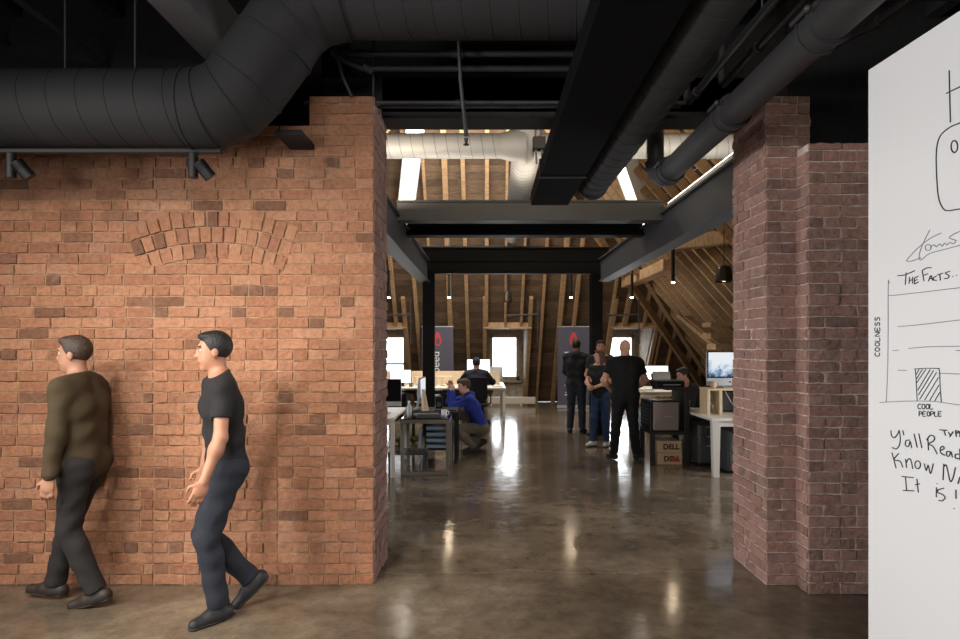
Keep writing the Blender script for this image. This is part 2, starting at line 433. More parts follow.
# dark wall tops over the brickwork and timber header on the piers
mb = MB(); mb.bx(-6.1, -1.2, 4.72, 5.0, 3.13, CZ); mb.bx(-1.2, 2.24, 4.9, 5.0, 3.62, CZ); mb.bx(2.24, 5.1, 4.72, 5.0, 2.99, CZ)
struct(mb.build('wall_upper', M['ceil']), 'black painted wall above the brickwork')
mb = MB(); mb.bx(-.75, 1.93, 4.72, 4.98, 3.325, 3.62); mb.bx(-1.19, 2.24, 4.72, 4.97, 3.37, 3.62)
struct(mb.build('timber_lintel', wood_mat('black_timber', (18, 18, 18), (38, 37, 36), (1, 8, 8))), 'black timber lintel spanning between the two brick piers')

# ---------------------------------------------------------------- attic shell: sloping boarded roof
SY, SK = 18.6, .80            # rear slope: y = SY - SK z
RXX, RK = 7.15, .90           # right slope: x = RXX - RK z
LXX, LK = -7.7, .90
TOP = 8.2
def rear_y(z): return SY-SK*z
TH = .06
def slope_panel(mb, pts, n, th=.06):
    n = V(n).normalized(); a = [V(p) for p in pts]; b = [p+n*th for p in a]; k = len(a)
    mb.add(a+b, [tuple(range(k)), tuple(range(k, 2*k))[::-1]]+[(i, k+i, k+(i+1) % k, (i+1) % k) for i in range(k)])
def xl(z): return LXX+LK*z
def xr(z): return RXX-RK*z
def RP(x, z): return (x, rear_y(z), z)
DT = 2.1                       # dormer heads
dorm = [(-3.18, -2.12), (.08, 1.14), (3.42, 4.48)]
mb = MB()
prev = None
def rear_board(x0a, x0b, x1a, x1b, z0, z1):   # boards laid row by row
    z = z0
    while z < z1-.01:
        zz = min(z1, z+.13); f0, f1 = (z-z0)/(z1-z0), (zz-z0)/(z1-z0)
        A = lambda f: x0a+(x0b-x0a)*f
        B = lambda f: x1a+(x1b-x1a)*f
        j = rnd.uniform(0, .008)
        x0, x1, x2, x3 = A(f0), B(f0), B(f1), A(f1)
        cuts = [0]+sorted(rnd.uniform(.1, .9) for _ in range(max(0, int((x1-x0)/2.5))))+[1]
        for c0, c1 in zip(cuts, cuts[1:]):
            P = [(x0+(x1-x0)*c0, z+.004), (x0+(x1-x0)*c1, z+.004), (x3+(x2-x3)*c1, zz), (x3+(x2-x3)*c0, zz)]
            slope_panel(mb, [V(RP(*p))+V((0, -j, 0)) for p in P], (0, SK*.0+1, .75), .05)
        z = zz
xs = [xl(0)]+[q for d in dorm for q in d]+[xr(0)]
for i in range(0, len(xs), 2):
    a, b = xs[i], xs[i+1]
    a2 = xl(DT) if i == 0 else a; b2 = xr(DT) if i == len(xs)-2 else b
    rear_board(a, a2, b, b2, 0, DT)
rear_board(xl(DT), xl(TOP), xr(DT), xr(TOP), DT, TOP)
wb = struct(mb.build('wall_back', M['board']), 'sloping board-lined rear roof wall with timber rafters')
def rafter(parent, a, b, w, h, up, m='rafter'):
    mb = MB(); L = (V(b)-V(a)).length; d = (V(b)-V(a)).normalized()
    r = d.cross(V(up)).normalized(); u = r.cross(d)
    mb.box((0, 0, 0), (L, w, h)); o = mb.build('rafter', M[m], parent, bevel=.006)
    R = Matrix((d, r, u)).transposed().to_4x4(); R.translation = (V(a)+V(b))/2; o.matrix_local = R
    return o
nrm = V((0, -1, -SK)).normalized()
x = -6.3; k = 0
for x in np.arange(-7.3, 7.2, .46):
    x = float(x)+rnd.uniform(-.06, .06)
    z0 = 0.0
    for d in dorm:
        if d[0]-.05 < x < d[1]+.05: z0 = DT+.12
    z1 = TOP
    if x > xr(TOP): z1 = (RXX-x)/RK
    if x < xl(TOP): z1 = min(z1, (x-LXX)/LK)
    if z1-z0 < .3: continue
    w = rnd.choice([.06, .07, .09, .12]); 
    a = V(RP(x+rnd.uniform(-.05, .05), z0))+nrm*.07; b = V(RP(x+rnd.uniform(-.05, .05), z1))+nrm*.07
    if z0 == 0: a = V((a.x, a.y, .02))
    rafter(wb, a, b, w, .15, nrm)
for d in dorm:                                  # jambs and trimmer over each dormer
    for x in (d[0]-.06, d[1]+.06): rafter(wb, V(RP(x, .02))+nrm*.06, V(RP(x, 2.9))+nrm*.06, .1, .16, nrm)
    mbt = MB(); mbt.bx(d[0]-.1, d[1]+.1, rear_y(DT)-.2, rear_y(DT)+.02, DT-.02, DT+.14); mbt.build('trimmer', M['rafter'], wb, bevel=.005)
# purlin
# right slope
mb = MB()
def side_board(mb, fx, y0f, y1f, z0, z1, sgn):
    z = z0
    while z < z1-.01:
        zz = min(z1, z+.14)
        P = [V((fx(z), y0f(z), z+.004)), V((fx(z), y1f(z), z+.004)), V((fx(zz), y1f(zz), zz)), V((fx(zz), y0f(zz), zz))]
        slope_panel(mb, P, (sgn, 0, .9), .05); z = zz
side_board(mb, xr, lambda z: 5.0, rear_y, 0, 6.6, 1)
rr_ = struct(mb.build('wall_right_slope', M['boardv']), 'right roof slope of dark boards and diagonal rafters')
nr = V((-1, 0, -RK)).normalized()
for y in np.arange(5.4, 18.2, .5):
    y = float(y)+rnd.uniform(-.04, .04); z1 = min(6.5, (SY-y)/SK)
    if z1 < .4: continue
    rafter(rr_, V((xr(.02), y, .02))+nr*.07, V((xr(z1), y, z1))+nr*.07, rnd.choice([.06, .07, .09]), .16, nr)
hipa, hipb = V((xr(.1), rear_y(.1), .1)), V((xr(6.4), rear_y(6.4), 6.4))
inw = V((-.6, -.6, -.5)).normalized()
rafter(rr_, hipa+inw*.14, hipb+inw*.14, .12, .26, inw)
rafter(rr_, hipa+inw*.2+V((-.35, 0, 0)), hipb+inw*.2+V((-.35, 0, -.3)), .08, .2, inw)
mb = MB(); side_board(mb, xl, lambda z: 5.0, rear_y, 0, 6.6, -1)
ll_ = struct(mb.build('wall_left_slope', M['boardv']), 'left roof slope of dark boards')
nl = V((1, 0, -LK)).normalized()
for y in np.arange(5.4, 18.2, .5):
    y = float(y); z1 = min(6.5, (SY-y)/SK)
    if z1 < .4: continue
    rafter(ll_, V((xl(.02), y, .02))+nl*.07, V((xl(z1), y, z1))+nl*.07, .07, .16, nl)
# near gable wall of the attic above the lintel, and flat boarding at the top
mb = MB(); mb.bx(-7.7, 7.2, 5.0, 5.08, 3.62, TOP); mb.bx(-7.7, LX-.1, 4.985, 5.08, 0, 3.62); mb.bx(2.3, 7.2, 4.985, 5.08, 0, 3.62)
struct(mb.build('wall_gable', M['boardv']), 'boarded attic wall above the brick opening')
mb = MB(); mb.bx(-2.6, 3.2, 5.0, rear_y(6.6)+.4, 6.9, 7.0)
struct(mb.build('ceiling_attic', M['board']), 'boarded flat top of the attic')
# sloping plates and collar beams on the right
mb = MB(); mb.bar((3.55, 12.2, 3.18), (3.55, 15.9, 3.18), .28, .22); mb.build('wall_plate', M['rafter'], rr_, bevel=.01)
mb = MB(); mb.bar((3.0, 11.6, 3.42), (6.2, 8.2, 3.42), .2, .22); mb.build('collar_beam', M['rafter'], rr_, bevel=.01)
mb = MB(); mb.bar((2.2, 13.6, 3.25), (4.3, 14.6, 3.25), .2, .1); mb.build('collar_beam', M['rafter'], rr_, bevel=.01)
mb = MB(); mb.bar((4.75, 15.0, 2.3), (5.45, 14.0, 1.45), .3, .09); mb.bar((4.55, 15.0, 2.35), (5.2, 14.0, 1.5), .1, .09); mb.build('diagonal_brace', M['rafter'], rr_, bevel=.01)
mb = MB(); mb.bx(4.6, 5.6, 13.0, 13.5, 1.78, 1.9); mb.bx(4.7, 5.6, 13.0, 13.5, 1.55, 1.68); mb.bx(4.6, 5.6, 13.0, 13.5, 2.02, 2.12); mb.build('stacked_timber', M['rafter'], rr_, bevel=.008)

# dormers: window, reveals, lining
for i, (d0, d1) in enumerate(dorm):
    w = (d0+d1)/2 + (-.02 if i != 2 else -.02)
    mb = MB(); WY = 18.55
    for x, t in ((d0-.05, .05), (d1, .05)):      # cheeks
        mb.prism([(rear_y(0)-.0, 0), (WY+.1, 0), (WY+.1, DT), (rear_y(DT), DT)], 'x', x, x+t)
    mb.bx(d0-.05, d1+.05, rear_y(DT)-.02, WY+.1, DT, DT+.08)
    hw, z0, z1 = .43, .62, 1.95
    mb.bx(d0, d1, WY, WY+.1, 0, z0); mb.bx(d0, w-hw, WY, WY+.1, z0, DT); mb.bx(w+hw, d1, WY, WY+.1, z0, DT); mb.bx(w-hw, w+hw, WY, WY+.1, z1, DT)
    dn = struct(mb.build('dormer_reveal', M['stone']), 'whitewashed reveal of a dormer window')
    mb = MB(); fw = .09; F = lambda a, b, c_, d_: mb.bx(a, b, WY-.03, WY+.06, c_, d_)
    F(w-hw, w-hw+fw, z0, z1); F(w+hw-fw, w+hw, z0, z1); F(w-hw, w+hw, z0, z0+.12); F(w-hw, w+hw, z1-fw, z1)
    if i == 0: F(w-hw, w+hw, 1.08, 1.13)
    win = struct(mb.build('window_%d' % (i+1), M['wframe'], bevel=.006), 'beige framed dormer window with bright daylight')
    mb = MB(); mb.bx(w-hw+.03, w+hw-.03, WY+.02, WY+.028, z0+.05, z1-.05); mb.build('window_pane', M['glass'], win)
    mb = MB(); mb.bx(w-hw-.05, w+hw+.05, WY-.12, WY-.03, z0-.05, z0); mb.build('window_sill', M['wframe'], win, bevel=.006)
    area('daylight', (w, 19.6, 1.5), (w, 15, .9), 1.2, 1.8, WIN_POW, (.93, .96, 1))
    if i:
        mb = MB(); mb.bx(d0+.02, d1+.25, WY-1.06-(.2 if i==1 else 0), WY-.95-(.2 if i==1 else 0), .06, .24)
        for k in range(2): mb.bx(d0+.1+k*.8, d0+.14+k*.8, WY-1.05-(.2 if i==1 else 0), WY-.97-(.2 if i==1 else 0), 0, .08)
        hh = mb.build('baseboard_heater', M['heater'], bevel=.008)
        tag(hh, ['', 'long pale baseboard heater below the window behind the seated man', 'pale baseboard heater below the window behind the bald man'][i], 'heater')
# white roof strips whose brightness is a glowing pane, each side of the tee
for i, (P0, P1, n_, hw) in enumerate(((V((-1.86, rear_y(4.5), 4.5)), V((-1.36, rear_y(6.66), 6.66)), nrm, .17), (V((3.4, 13.0, (RXX-3.4)/RK)), V((2.0, 10.29, (RXX-2.0)/RK)), nr, .2))):
    sd = n_.cross(P1-P0).normalized()*hw; mb = MB()
    for s in (-1, 1):
        A = [P0+sd*s-n_*.02, P1+sd*s-n_*.02, P1+sd*s+n_*.26, P0+sd*s+n_*.26]; B = [p+sd*s*.15 for p in A]
        mb.add(A+B, [(0, 1, 2, 3), (7, 6, 5, 4), (0, 4, 5, 1), (1, 5, 6, 2), (2, 6, 7, 3), (3, 7, 4, 0)])
    fr = struct(mb.build('window_%d' % (4+i), M['strip_lining']), 'tall narrow white strip in the roof, made to glow, %s of the duct tee' % ('left', 'right')[i])
    mb = MB(); A = [P0-sd+n_*.2, P0+sd+n_*.2, P1+sd+n_*.2, P1-sd+n_*.2]
    B = [p+n_*.02 for p in A]; mb.add(A+B, [(0, 1, 2, 3), (7, 6, 5, 4), (0, 4, 5, 1), (1, 5, 6, 2), (2, 6, 7, 3), (3, 7, 4, 0)])
    mb.build('window_pane', M['glowpane'], fr)

# ---------------------------------------------------------------- steel frame of the attic
def ibeam(name, a, b, w, h, m, label, tf=.025, tw=.02):
    a, b = V(a), V(b); mb = MB(); d = (b-a).normalized()
    up = V((0, 0, 1)); 
    mb.bar(a+up*(h-tf/2), b+up*(h-tf/2), w, tf); mb.bar(a+up*tf/2, b+up*tf/2, w, tf); mb.bar(a+up*h/2, b+up*h/2, tw, h-2*tf)
    return struct(mb.build(name, M[m], bevel=.003), label)
ibeam('steel_beam', (-1.09, 5.0, 2.79), (-1.09, 11.65, 2.79), .2, .41, 'steel', 'dark grey steel beam running back from the left brick pier', tw=.12)
rb = ibeam('steel_beam', (2.18, 5.0, 2.8), (2.18, 11.65, 2.8), .2, .42, 'steel', 'dark grey steel beam running back from the right brick pier', tw=.12)
ibeam('steel_beam', (-1.03, 7.65, 3.12), (2.12, 7.65, 3.12), .22, .24, 'steel', 'grey steel cross beam under the attic roof, nearest to the brick opening', tw=.18)
ibeam('steel_beam', (-1.03, 8.55, 3.1), (2.12, 8.55, 3.1), .22, .24, 'steelb', 'black steel cross beam just behind the grey cross beam')
mb = MB(); mb.bx(-.99, 2.08, 7.78, 8.44, 3.3, 3.34)
for k in range(5): mb.bx(-.99, 2.08, 7.82+k*.13, 7.87+k*.13, 3.26, 3.3)
struct(mb.build('steel_deck', M['steelb']), 'black ribbed steel deck between the two cross beams')
cb_ = ibeam('steel_beam', (-1.25, 11.78, 2.96), (2.3, 11.78, 2.96), .2, .48, 'steelb', 'black steel cross beam carried by the two columns', tf=.03)
mb = MB(); mb.bx(-1.2, 2.25, 11.69, 11.72, 3.18, 3.2); mb.build('web_stiffener', M['steelb'], cb_)
for x, s in ((-1.015, 'left'), (2.06, 'right')):
    mb = MB(); w = .21
    mb.bx(x-w/2, x+w/2, 11.67, 11.695, 0, 2.955); mb.bx(x-w/2, x+w/2, 11.865, 11.89, 0, 2.955); mb.bx(x-.01, x+.01, 11.695, 11.865, 0, 2.955)
    c_ = struct(mb.build('steel_column', M['steelb'], bevel=.002), 'black steel H column, %s one of the pair' % s)
    mb = MB(); mb.bx(x-.16, x+.16, 11.6, 11.96, 0, .02); mb.build('base_plate', M['steelb'], c_)

# ---------------------------------------------------------------- ducts
g = 'round spiral ducts'
# large black offset duct over the left wall
root = thing('air_duct', 'large black round duct stepping up across the top of the left brick wall', 'duct', (-3.0, 3.84, 2.84))
def DP(u, v, Y=3.84): return V(((u-484)*Y/640+3.0, 0, 1.65-(v-345)*Y/640-2.84))
R_ = .226
lo = [DP(-260, 109), DP(206, 109)]; d1 = DP(247, 84); d2 = DP(275, 46); d3 = DP(296, 15); d4 = DP(340, -1); up_ = [d4, DP(640, -1)]
mb = MB(); mb.tube(lo, R_, 40); mb.helix(lo[0], lo[1]-V((.1, 0, 0)), R_, .165, .0035, per=32); mb.build('lower_run', M['duct'], root)
def gore(name, pts, r):
    mb = MB(); mb.tube(pts, r, 40, smooth=True)
    for i, p in enumerate(pts):
        t = (pts[min(i+1, len(pts)-1)]-pts[max(i-1, 0)]).normalized(); mb.tube([p-t*.006, p+t*.006], r+.005, 40)
    mb.build(name, M['duct'], root)
gore('lower_elbow', [DP(192, 109), DP(208, 109), DP(232, 100), d1, d2], R_+.012)
gore('upper_elbow', [d2, DP(290, 22), DP(312, 6), d4], R_+.012)
mb = MB(); mb.tube(up_, R_, 40); mb.helix(up_[0]+V((.05, 0, 0)), up_[1], R_, .165, .0035, per=32); mb.build('upper_run', M['duct'], root)
for u_ in (65, 135, 420, 520):
    q = DP(u_, 109 if u_ < 200 else -1); mb = MB(); mb.tube([q+V((0, 0, R_-.01)), V((q.x, 0, CZ-2.85))], .006, 8); mb.build('hanger_rod', M['pipe'], root)
# timber carrier beam running into the wall
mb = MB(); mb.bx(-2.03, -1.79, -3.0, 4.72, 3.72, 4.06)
struct(mb.build('ceiling_beam', mat('lightened_beam_paint', (104, 104, 106), .8, bump=.5, bscale=30), bevel=.006), 'dark grey ceiling beam running back above the big duct')  # paint lightened in place of light that doesn't reach the beam
mb = MB(); mb.bx(-1.335, -1.165, 4.1, 4.9, 2.99, 3.03)
struct(mb.build('beam_end', M['duct'], bevel=.006), 'dark beam end resting in the top of the left brick wall')
# flat rectangular duct
root = thing('flat_duct', 'long flat rectangular dark duct running away overhead, left of the round ducts', 'duct', (.662, 3, 3.06))
mb = MB(); mb.bx(-.188, .188, -4.5, 2.35, 0, .135); mb.build('near_section', M['duct2'], root, bevel=.004)
mb = MB(); mb.bx(-.188, .188, 2.375, 3.46, 0, .135); mb.build('end_section', M['duct2'], root, bevel=.004)
mb = MB(); mb.bx(-.198, .198, 2.335, 2.39, -.008, .145); mb.build('joint_flange', M['steelb'], root)
# long round duct next to it
root = thing('round_duct', 'long black round spiral duct ending just past the lintel, right of the flat duct', 'duct', (1.03, 3, 3.18))
mb = MB(); mb.tube([(0, -4.5, 0), (0, 3.05, 0)], .142, 32); mb.helix((0, -4.5, 0), (0, 3.05, 0), .142, .19, .0035, per=28); mb.build('duct_body', M['duct'], root)
mb = MB(); mb.tube([(0, 3.04, 0), (0, 3.1, 0)], .15, 32); mb.build('end_collar', M['duct'], root)
# cast iron drain
root = thing('drain_pipe', 'thick black cast iron drain pipe with bolted couplings running past the right pier', 'pipe', (1.475, 3, 3.03))
mb = MB(); mb.tube([(0, -4.5, 0), (0, 2.2, 0)], .088, 24); mb.build('main_pipe', M['pipe'], root)
mb = MB(); pts = [(0, 2.2, 0)]+[(-.0*k, 2.2+.16*math.sin(k*PI/12), .16-.16*math.cos(k*PI/12)) for k in range(1, 7)]
pts = [V((-.04*i/6, p[1], p[2])) for i, p in enumerate(pts)]
mb.tube(pts, .09, 24); mb.build('elbow', M['pipe'], root)
mb = MB(); mb.tube([(-.04, 2.36, .16), (-.04, 2.36, 1.2)], .07, 20); mb.build('riser', M['pipe'], root)
for y in (-.23, .82, 2.06):
    mb = MB(); mb.tube([(0, y-.05, 0), (0, y+.05, 0)], .1, 24); mb.tube([(0, y-.055, 0), (0, y-.035, 0)], .107, 24); mb.tube([(0, y+.035, 0), (0, y+.055, 0)], .107, 24)
    cp = mb.build('coupling', M['pipe'], root)
    for s in (-1, 1):
        mb = MB(); mb.tube([(s*.11, y-.07, .04), (s*.11, y+.07, .04)], .012, 8); mb.ball((s*.11, y-.07, .04), .018, 8); mb.build('bolt', M['pipe'], cp)
# thin sprinkler pipes
def pipe_thing(label, pts, r, fit=(), group=None, name='sprinkler_pipe', m='pipe'):
    o = V(pts[0]); root = MB(); root.tube([V(p)-o for p in pts], r, 12)
    b = root.build(name, M[m], None, loc=o); tag(b, label, 'pipe', group)
    if abs((V(pts[1])-V(pts[0])).normalized().y) > .9 and V(pts[0]).z > 3.3 and name == 'sprinkler_pipe':
        for q in (.3, .8):
            c = V(pts[0]).lerp(V(pts[1]), q)-o; mb = MB(); mb.tube([c+V((0, 0, r)), V((c.x, c.y, CZ-o.z+.01))], .006, 8); mb.build('pipe_hanger', M[m], b)
    for i, f in enumerate(fit):
        f = V(f)-o; t = (V(pts[1])-V(pts[0])).normalized()
        mb = MB(); mb.tube([f-t*.035, f+t*.035], r+.008, 12); mb.build('pipe_fitting', M[m], b)
    return b
pipe_thing('thin black pipe between the round duct and drain pipe, nearer to the duct', [(1.49, -1.5, 3.42), (1.49, 4.66, 3.42), (1.49, 4.7, 3.45), (1.49, 4.7, 3.66)], .026, [(1.49, 4.5, 3.42)])
pipe_thing('thin black pipe between the round duct and drain pipe, nearer to the drain', [(1.66, -1.5, 3.45), (1.66, 4.42, 3.45), (1.66, 4.46, 3.48), (1.66, 4.46, 4.31)], .026, [(1.66, 3.9, 3.45)])
pipe_thing('thin black pipe right of the drain, reaching the right pier', [(2.55, -1.0, 3.46), (2.2, 3.6, 3.46), (1.98, 4.3, 3.46)], .022, [(2.2, 3.6, 3.46)])
pipe_thing('black pipe crossing the ceiling right of the drain pipe', [(1.9, 3.6, 3.62), (5.0, 3.6, 3.62)], .03, [(2.2, 3.6, 3.62)])
pipe_thing('thin black pipe running back under the ceiling at the top left', [(-2.77, -2.5, 3.7), (-2.77, 4.7, 3.7)], .022, [(-2.77, 3.4, 3.7)])
pipe_thing('thin black conduit under the ceiling at the far top left', [(-3.5, -2.5, 3.86), (-3.5, 4.7, 3.86)], .014)
yy = 4.35
def PX(u, Y=yy): return (u-484)*Y/640
def PZ(v, Y=yy): return 1.65-(v-345)*Y/640
pipe_thing('upper one of two thick black pipes spanning the opening below the ceiling', [(PX(335), yy, PZ(54)), (PX(690), yy, PZ(54))], .021, [(PX(345), yy, PZ(54)), (PX(362), yy, PZ(54)), (PX(458), yy, PZ(54))])
pipe_thing('lower one of two thick black pipes spanning the opening below the ceiling', [(PX(333), yy-.06, PZ(56)), (PX(345), yy-.03, PZ(62)), (PX(362), yy, PZ(68.5)), (PX(690), yy, PZ(68.5))], .021, [(PX(368), yy, PZ(68.5))])
pipe_thing('thin black conduit just above the timber lintel', [(PX(300), yy+.1, PZ(97)), (PX(690), yy+.1, PZ(97))], .014, [(PX(372), yy+.1, PZ(97)), (PX(460), yy+.1, PZ(97))])
pipe_thing('second thin black conduit behind the first, above the timber lintel', [(PX(330), yy+.2, PZ(96)), (PX(690), yy+.2, PZ(96))], .011)
pipe_thing('black elbowed pipe dropping onto the left brick pier', [(PX(335), yy-.08, PZ(55)), (PX(341), yy-.06, PZ(66)), (PX(343), yy-.02, PZ(78)), (PX(351), yy+.03, PZ(95))], .012)
pipe_thing('thin black drop rod beside the left pier top', [(PX(372), yy+.05, CZ-.01), (PX(372), yy+.05, PZ(93))], .008)
sp = pipe_thing('black sprinkler drop hanging in front of the timber lintel', [(PX(456), yy-.1, CZ-.01), (PX(461), yy-.1, PZ(85)), (PX(466), yy+.05, PZ(134))], .014)
o0 = V((PX(456), yy-.1, CZ-.01))
mb = MB(); q = V((PX(466), yy+.05, PZ(136)))-o0; mb.lathe(q-V((0, 0, .05)), [(.004, 0), (.02, .004), (.02, .01), (.006, .014), (.012, .03), (.016, .05)], 14); mb.build('sprinkler_head', M['pipe'], sp)
root = thing('junction_box', 'small black junction box on thin rods left of the flat duct', 'junction box', (PX(539, 6.2), 6.2, PZ(144, 6.2)))
mb = MB(); mb.bx(-.06, .06, -.05, .05, -.06, .06); mb.build('box_body', M['steelb'], root, bevel=.005)
for dx in (-.025, .03):
    mb = MB(); mb.tube([(dx, -.02, .9), (dx-.01, -.02, .06), (dx, -.02, -.2)], .009, 8); mb.build('hanger_rod', M['pipe'], root)
# grey ducts in the attic
Yg, Zg, Rg = 7.75, 4.06, .15
root = thing('grey_duct', 'pale grey round spiral duct crossing under the attic roof with a tee', 'duct', (.5, Yg, Zg))
mb = MB(); mb.tube([(-3.05, 0, 0), (-.3, 0, 0)], Rg, 32); mb.helix((-3.05, 0, 0), (-.34, 0, 0), Rg, .14, .003, 1, per=24); mb.build('left_run', [M['galv'], M['seam']], root)
mb = MB(); mb.tube([(-.3, 0, 0), (-.28, 0, 0), (-.1, 0, 0), (0, 0, 0)], [Rg, Rg+.004, Rg+.05, Rg+.05], 32); mb.build('reducer', M['galv'], root)
mb = MB(); mb.tube([(.02, .0, .9), (.02, 0, .16), (.02, .02, .06), (.02, .08, -.02), (.02, .16, -.05), (.02, .26, -.06)], .18, 32); mb.build('tee', M['galv'], root)
mb = MB(); mb.tube([(.1, 0, 0), (2.48, 0, 0)], Rg, 32); mb.helix((.3, 0, 0), (2.48, 0, 0), Rg, .14, .003, 1, per=24); mb.build('right_run', [M['galv'], M['seam']], root)
mb = MB(); mb.tube([(.02, .25, -.06), (.12, 6.2, -.02)], .178, 32); mb.helix((.02, .25, -.06), (.12, 6.2, -.02), .178, .16, .003, 1, per=24); mb.build('rear_run', [M['galv'], M['seam']], root)

# ---------------------------------------------------------------- track lights under the big duct
root = thing('light_track', 'thin black light track fixed under the large black duct', 'light track', (-2.5, 3.86, 2.803))
mb = MB(); mb.bx(-2.5, .92, -.018, .018, .002, .028); mb.build('rail', M['blk'], root, bevel=.003)
def spotlight(u, label):
    root = thing('track_spotlight', label, 'spotlight', (PX(u, 3.86), 3.86, 2.803), 0, 'black track spotlights over the brick wall')
    mb = MB(); mb.tube([(0, 0, 0), (0, 0, -.145)], .029, 20); mb.build('mount', M['blk'], root)
    mb = MB(); d = V((.55, .3, -.75)).normalized(); a = V((.03, 0, -.05))
    mb.tube([a, a+d*.11], .038, 20)
    for k in range(6): mb.tube([a+d*(.004+k*.008), a+d*(.007+k*.008)], .041, 20)
    mb.build('lamp_head', M['blk'], root)
spotlight(11, 'black track spotlight at the left end of the track, near the picture edge')
spotlight(193, 'black track spotlight at the right end of the track, below the duct elbow')

# ---------------------------------------------------------------- pendants
def tube_pendant(u, v, Y, label, L=.6):
    x = PX(u, Y); z = PZ(v, Y)
    root = thing('tube_pendant', label, 'pendant lamp', (x, Y, z), 0, 'slim black tube pendants in the attic')
    mb = MB(); mb.tube([(0, 0, .02), (0, 0, L)], .03, 16); mb.build('lamp_tube', M['steelb'], root)
    mb = MB(); mb.tube([(0, 0, .0), (0, 0, .03)], .024, 16); mb.build('bulb', M['lampglow'], root)
    top = rear_y(0)
    zt = max(L+.6, min((SY-Y)/SK, 6.8)-z-.05)
    mb = MB(); mb.tube([(0, 0, L), (0, 0, zt)], .005, 6); mb.build('cable', M['cable'], root)
    spot('pendant_light', (x, Y, z-.03), (x, Y, 0), PEND_POW, 1.7, .7, (1, .86, .68), .03)
tube_pendant(389, 298, 14, 'slim tube pendant hanging close beside the left brick pier')
tube_pendant(449, 298, 14, 'slim tube pendant hanging above the banner by the left column')
tube_pendant(571, 298, 14, 'slim tube pendant hanging just left of the right column')
tube_pendant(632, 298, 14, 'slim tube pendant hanging above the bald man')
tube_pendant(673, 283, 11.1, 'slim tube pendant hanging below the right steel beam, largest of the tubes')
def bell(u, vb, Y, label, D, H, stem):
    x = PX(u, Y); z = PZ(vb, Y)
    root = thing('bell_pendant', label, 'pendant lamp', (x, Y, z))
    mb = MB(); mb.lathe((0, 0, 0), [(D/2*.93, .02), (D/2, 0), (D/2*.98, .02), (D/2*.8, H*.8), (D/2*.68, H), (.012, H+.02)], 28); mb.build('lamp_shade', M['bronze'], root)
    mb = MB(); mb.ball((0, 0, .05), .045, 14); mb.build('bulb', M['bellglow'], root)
    mb = MB(); mb.tube([(0, 0, H), (0, 0, stem)], .02 if stem < 1.3 else .006, 8); mb.build('stem', M['cable'], root)
    return root
bell(507.5, 302, 14, 'small black bell shaped pendant hanging in the middle of the attic', .2, .22, 1.1)
bell(724, 282, 9.5, 'bronze bell shaped pendant hanging beside the right brick pier', .26, .23, 1.6)
for u0, u1, Y, lab in ((386, 412, 16.0, 'thin black rail pipe in front of the rear roof, beside the left pier'), (506, 537, 16.0, 'thin black rail pipe in front of the rear roof, above the middle window'), (604, 636, 16.0, 'thin black rail pipe in front of the rear roof, right of the right column')):
    b = pipe_thing(lab, [(PX(u0, Y), Y-.3, PZ(316, Y)), (PX(u1, Y), Y-.3, PZ(315, Y))], .022, [(PX(u0+3, Y), Y-.3, PZ(316, Y))], name='rail_pipe')
    mb = MB(); w = PX(u1, Y)-PX(u0, Y); mb.tube([(w, .0, -.7), (w*1.0, .0, .4)], .015, 8); mb.build('hanger_rod', M['pipe'], b)
# uplight strips lying on the beams
def uplight(label, a, b, target, power):
    a, b = V(a), V(b); root = thing('uplight_strip', label, 'strip light', (a+b)/2, 0, 'strip uplights on the steel beams')
    c = (a+b)/2; mb = MB(); mb.bar(a-c+V((0, 0, .02)), b-c+V((0, 0, .02)), .06, .04); mb.build('housing', M['alu'], root)
    mb = MB(); mb.bar(a-c+V((0, 0, .045)), b-c+V((0, 0, .045)), .045, .01); mb.build('led_strip', M['led'], root)
    L = (b-a).length; horiz = abs((b-a).x) > abs((b-a).y)
    area('uplight', c+V((0, 0, .08)), target, L if horiz else .08, .08 if horiz else L, power, (1, .84, .62))
uplight('bright strip uplight lying on the grey cross beam', (-.9, 8.1, 3.341), (2.0, 8.1, 3.341), (.55, 9.0, 6.5), UP_POW*.6)
uplight('bright strip uplight lying on top of the right steel beam', (2.12, 5.3, 3.22), (2.12, 7.3, 3.22), (2.2, 6.4, 6.5), UP_POW*1.2)
uplight('bright strip uplight lying on top of the left steel beam', (-1.1, 5.5, 3.2), (-1.1, 7.3, 3.2), (-1.1, 6.5, 6.5), UP_POW*1.4)
uplight('fill strip added unseen on the attic side of the timber lintel', (-.9, 5.2, 3.66), (2.0, 5.2, 3.66), (.5, 8.6, 4.2), LINT_POW)  # added out of view to light the near cross beam and duct
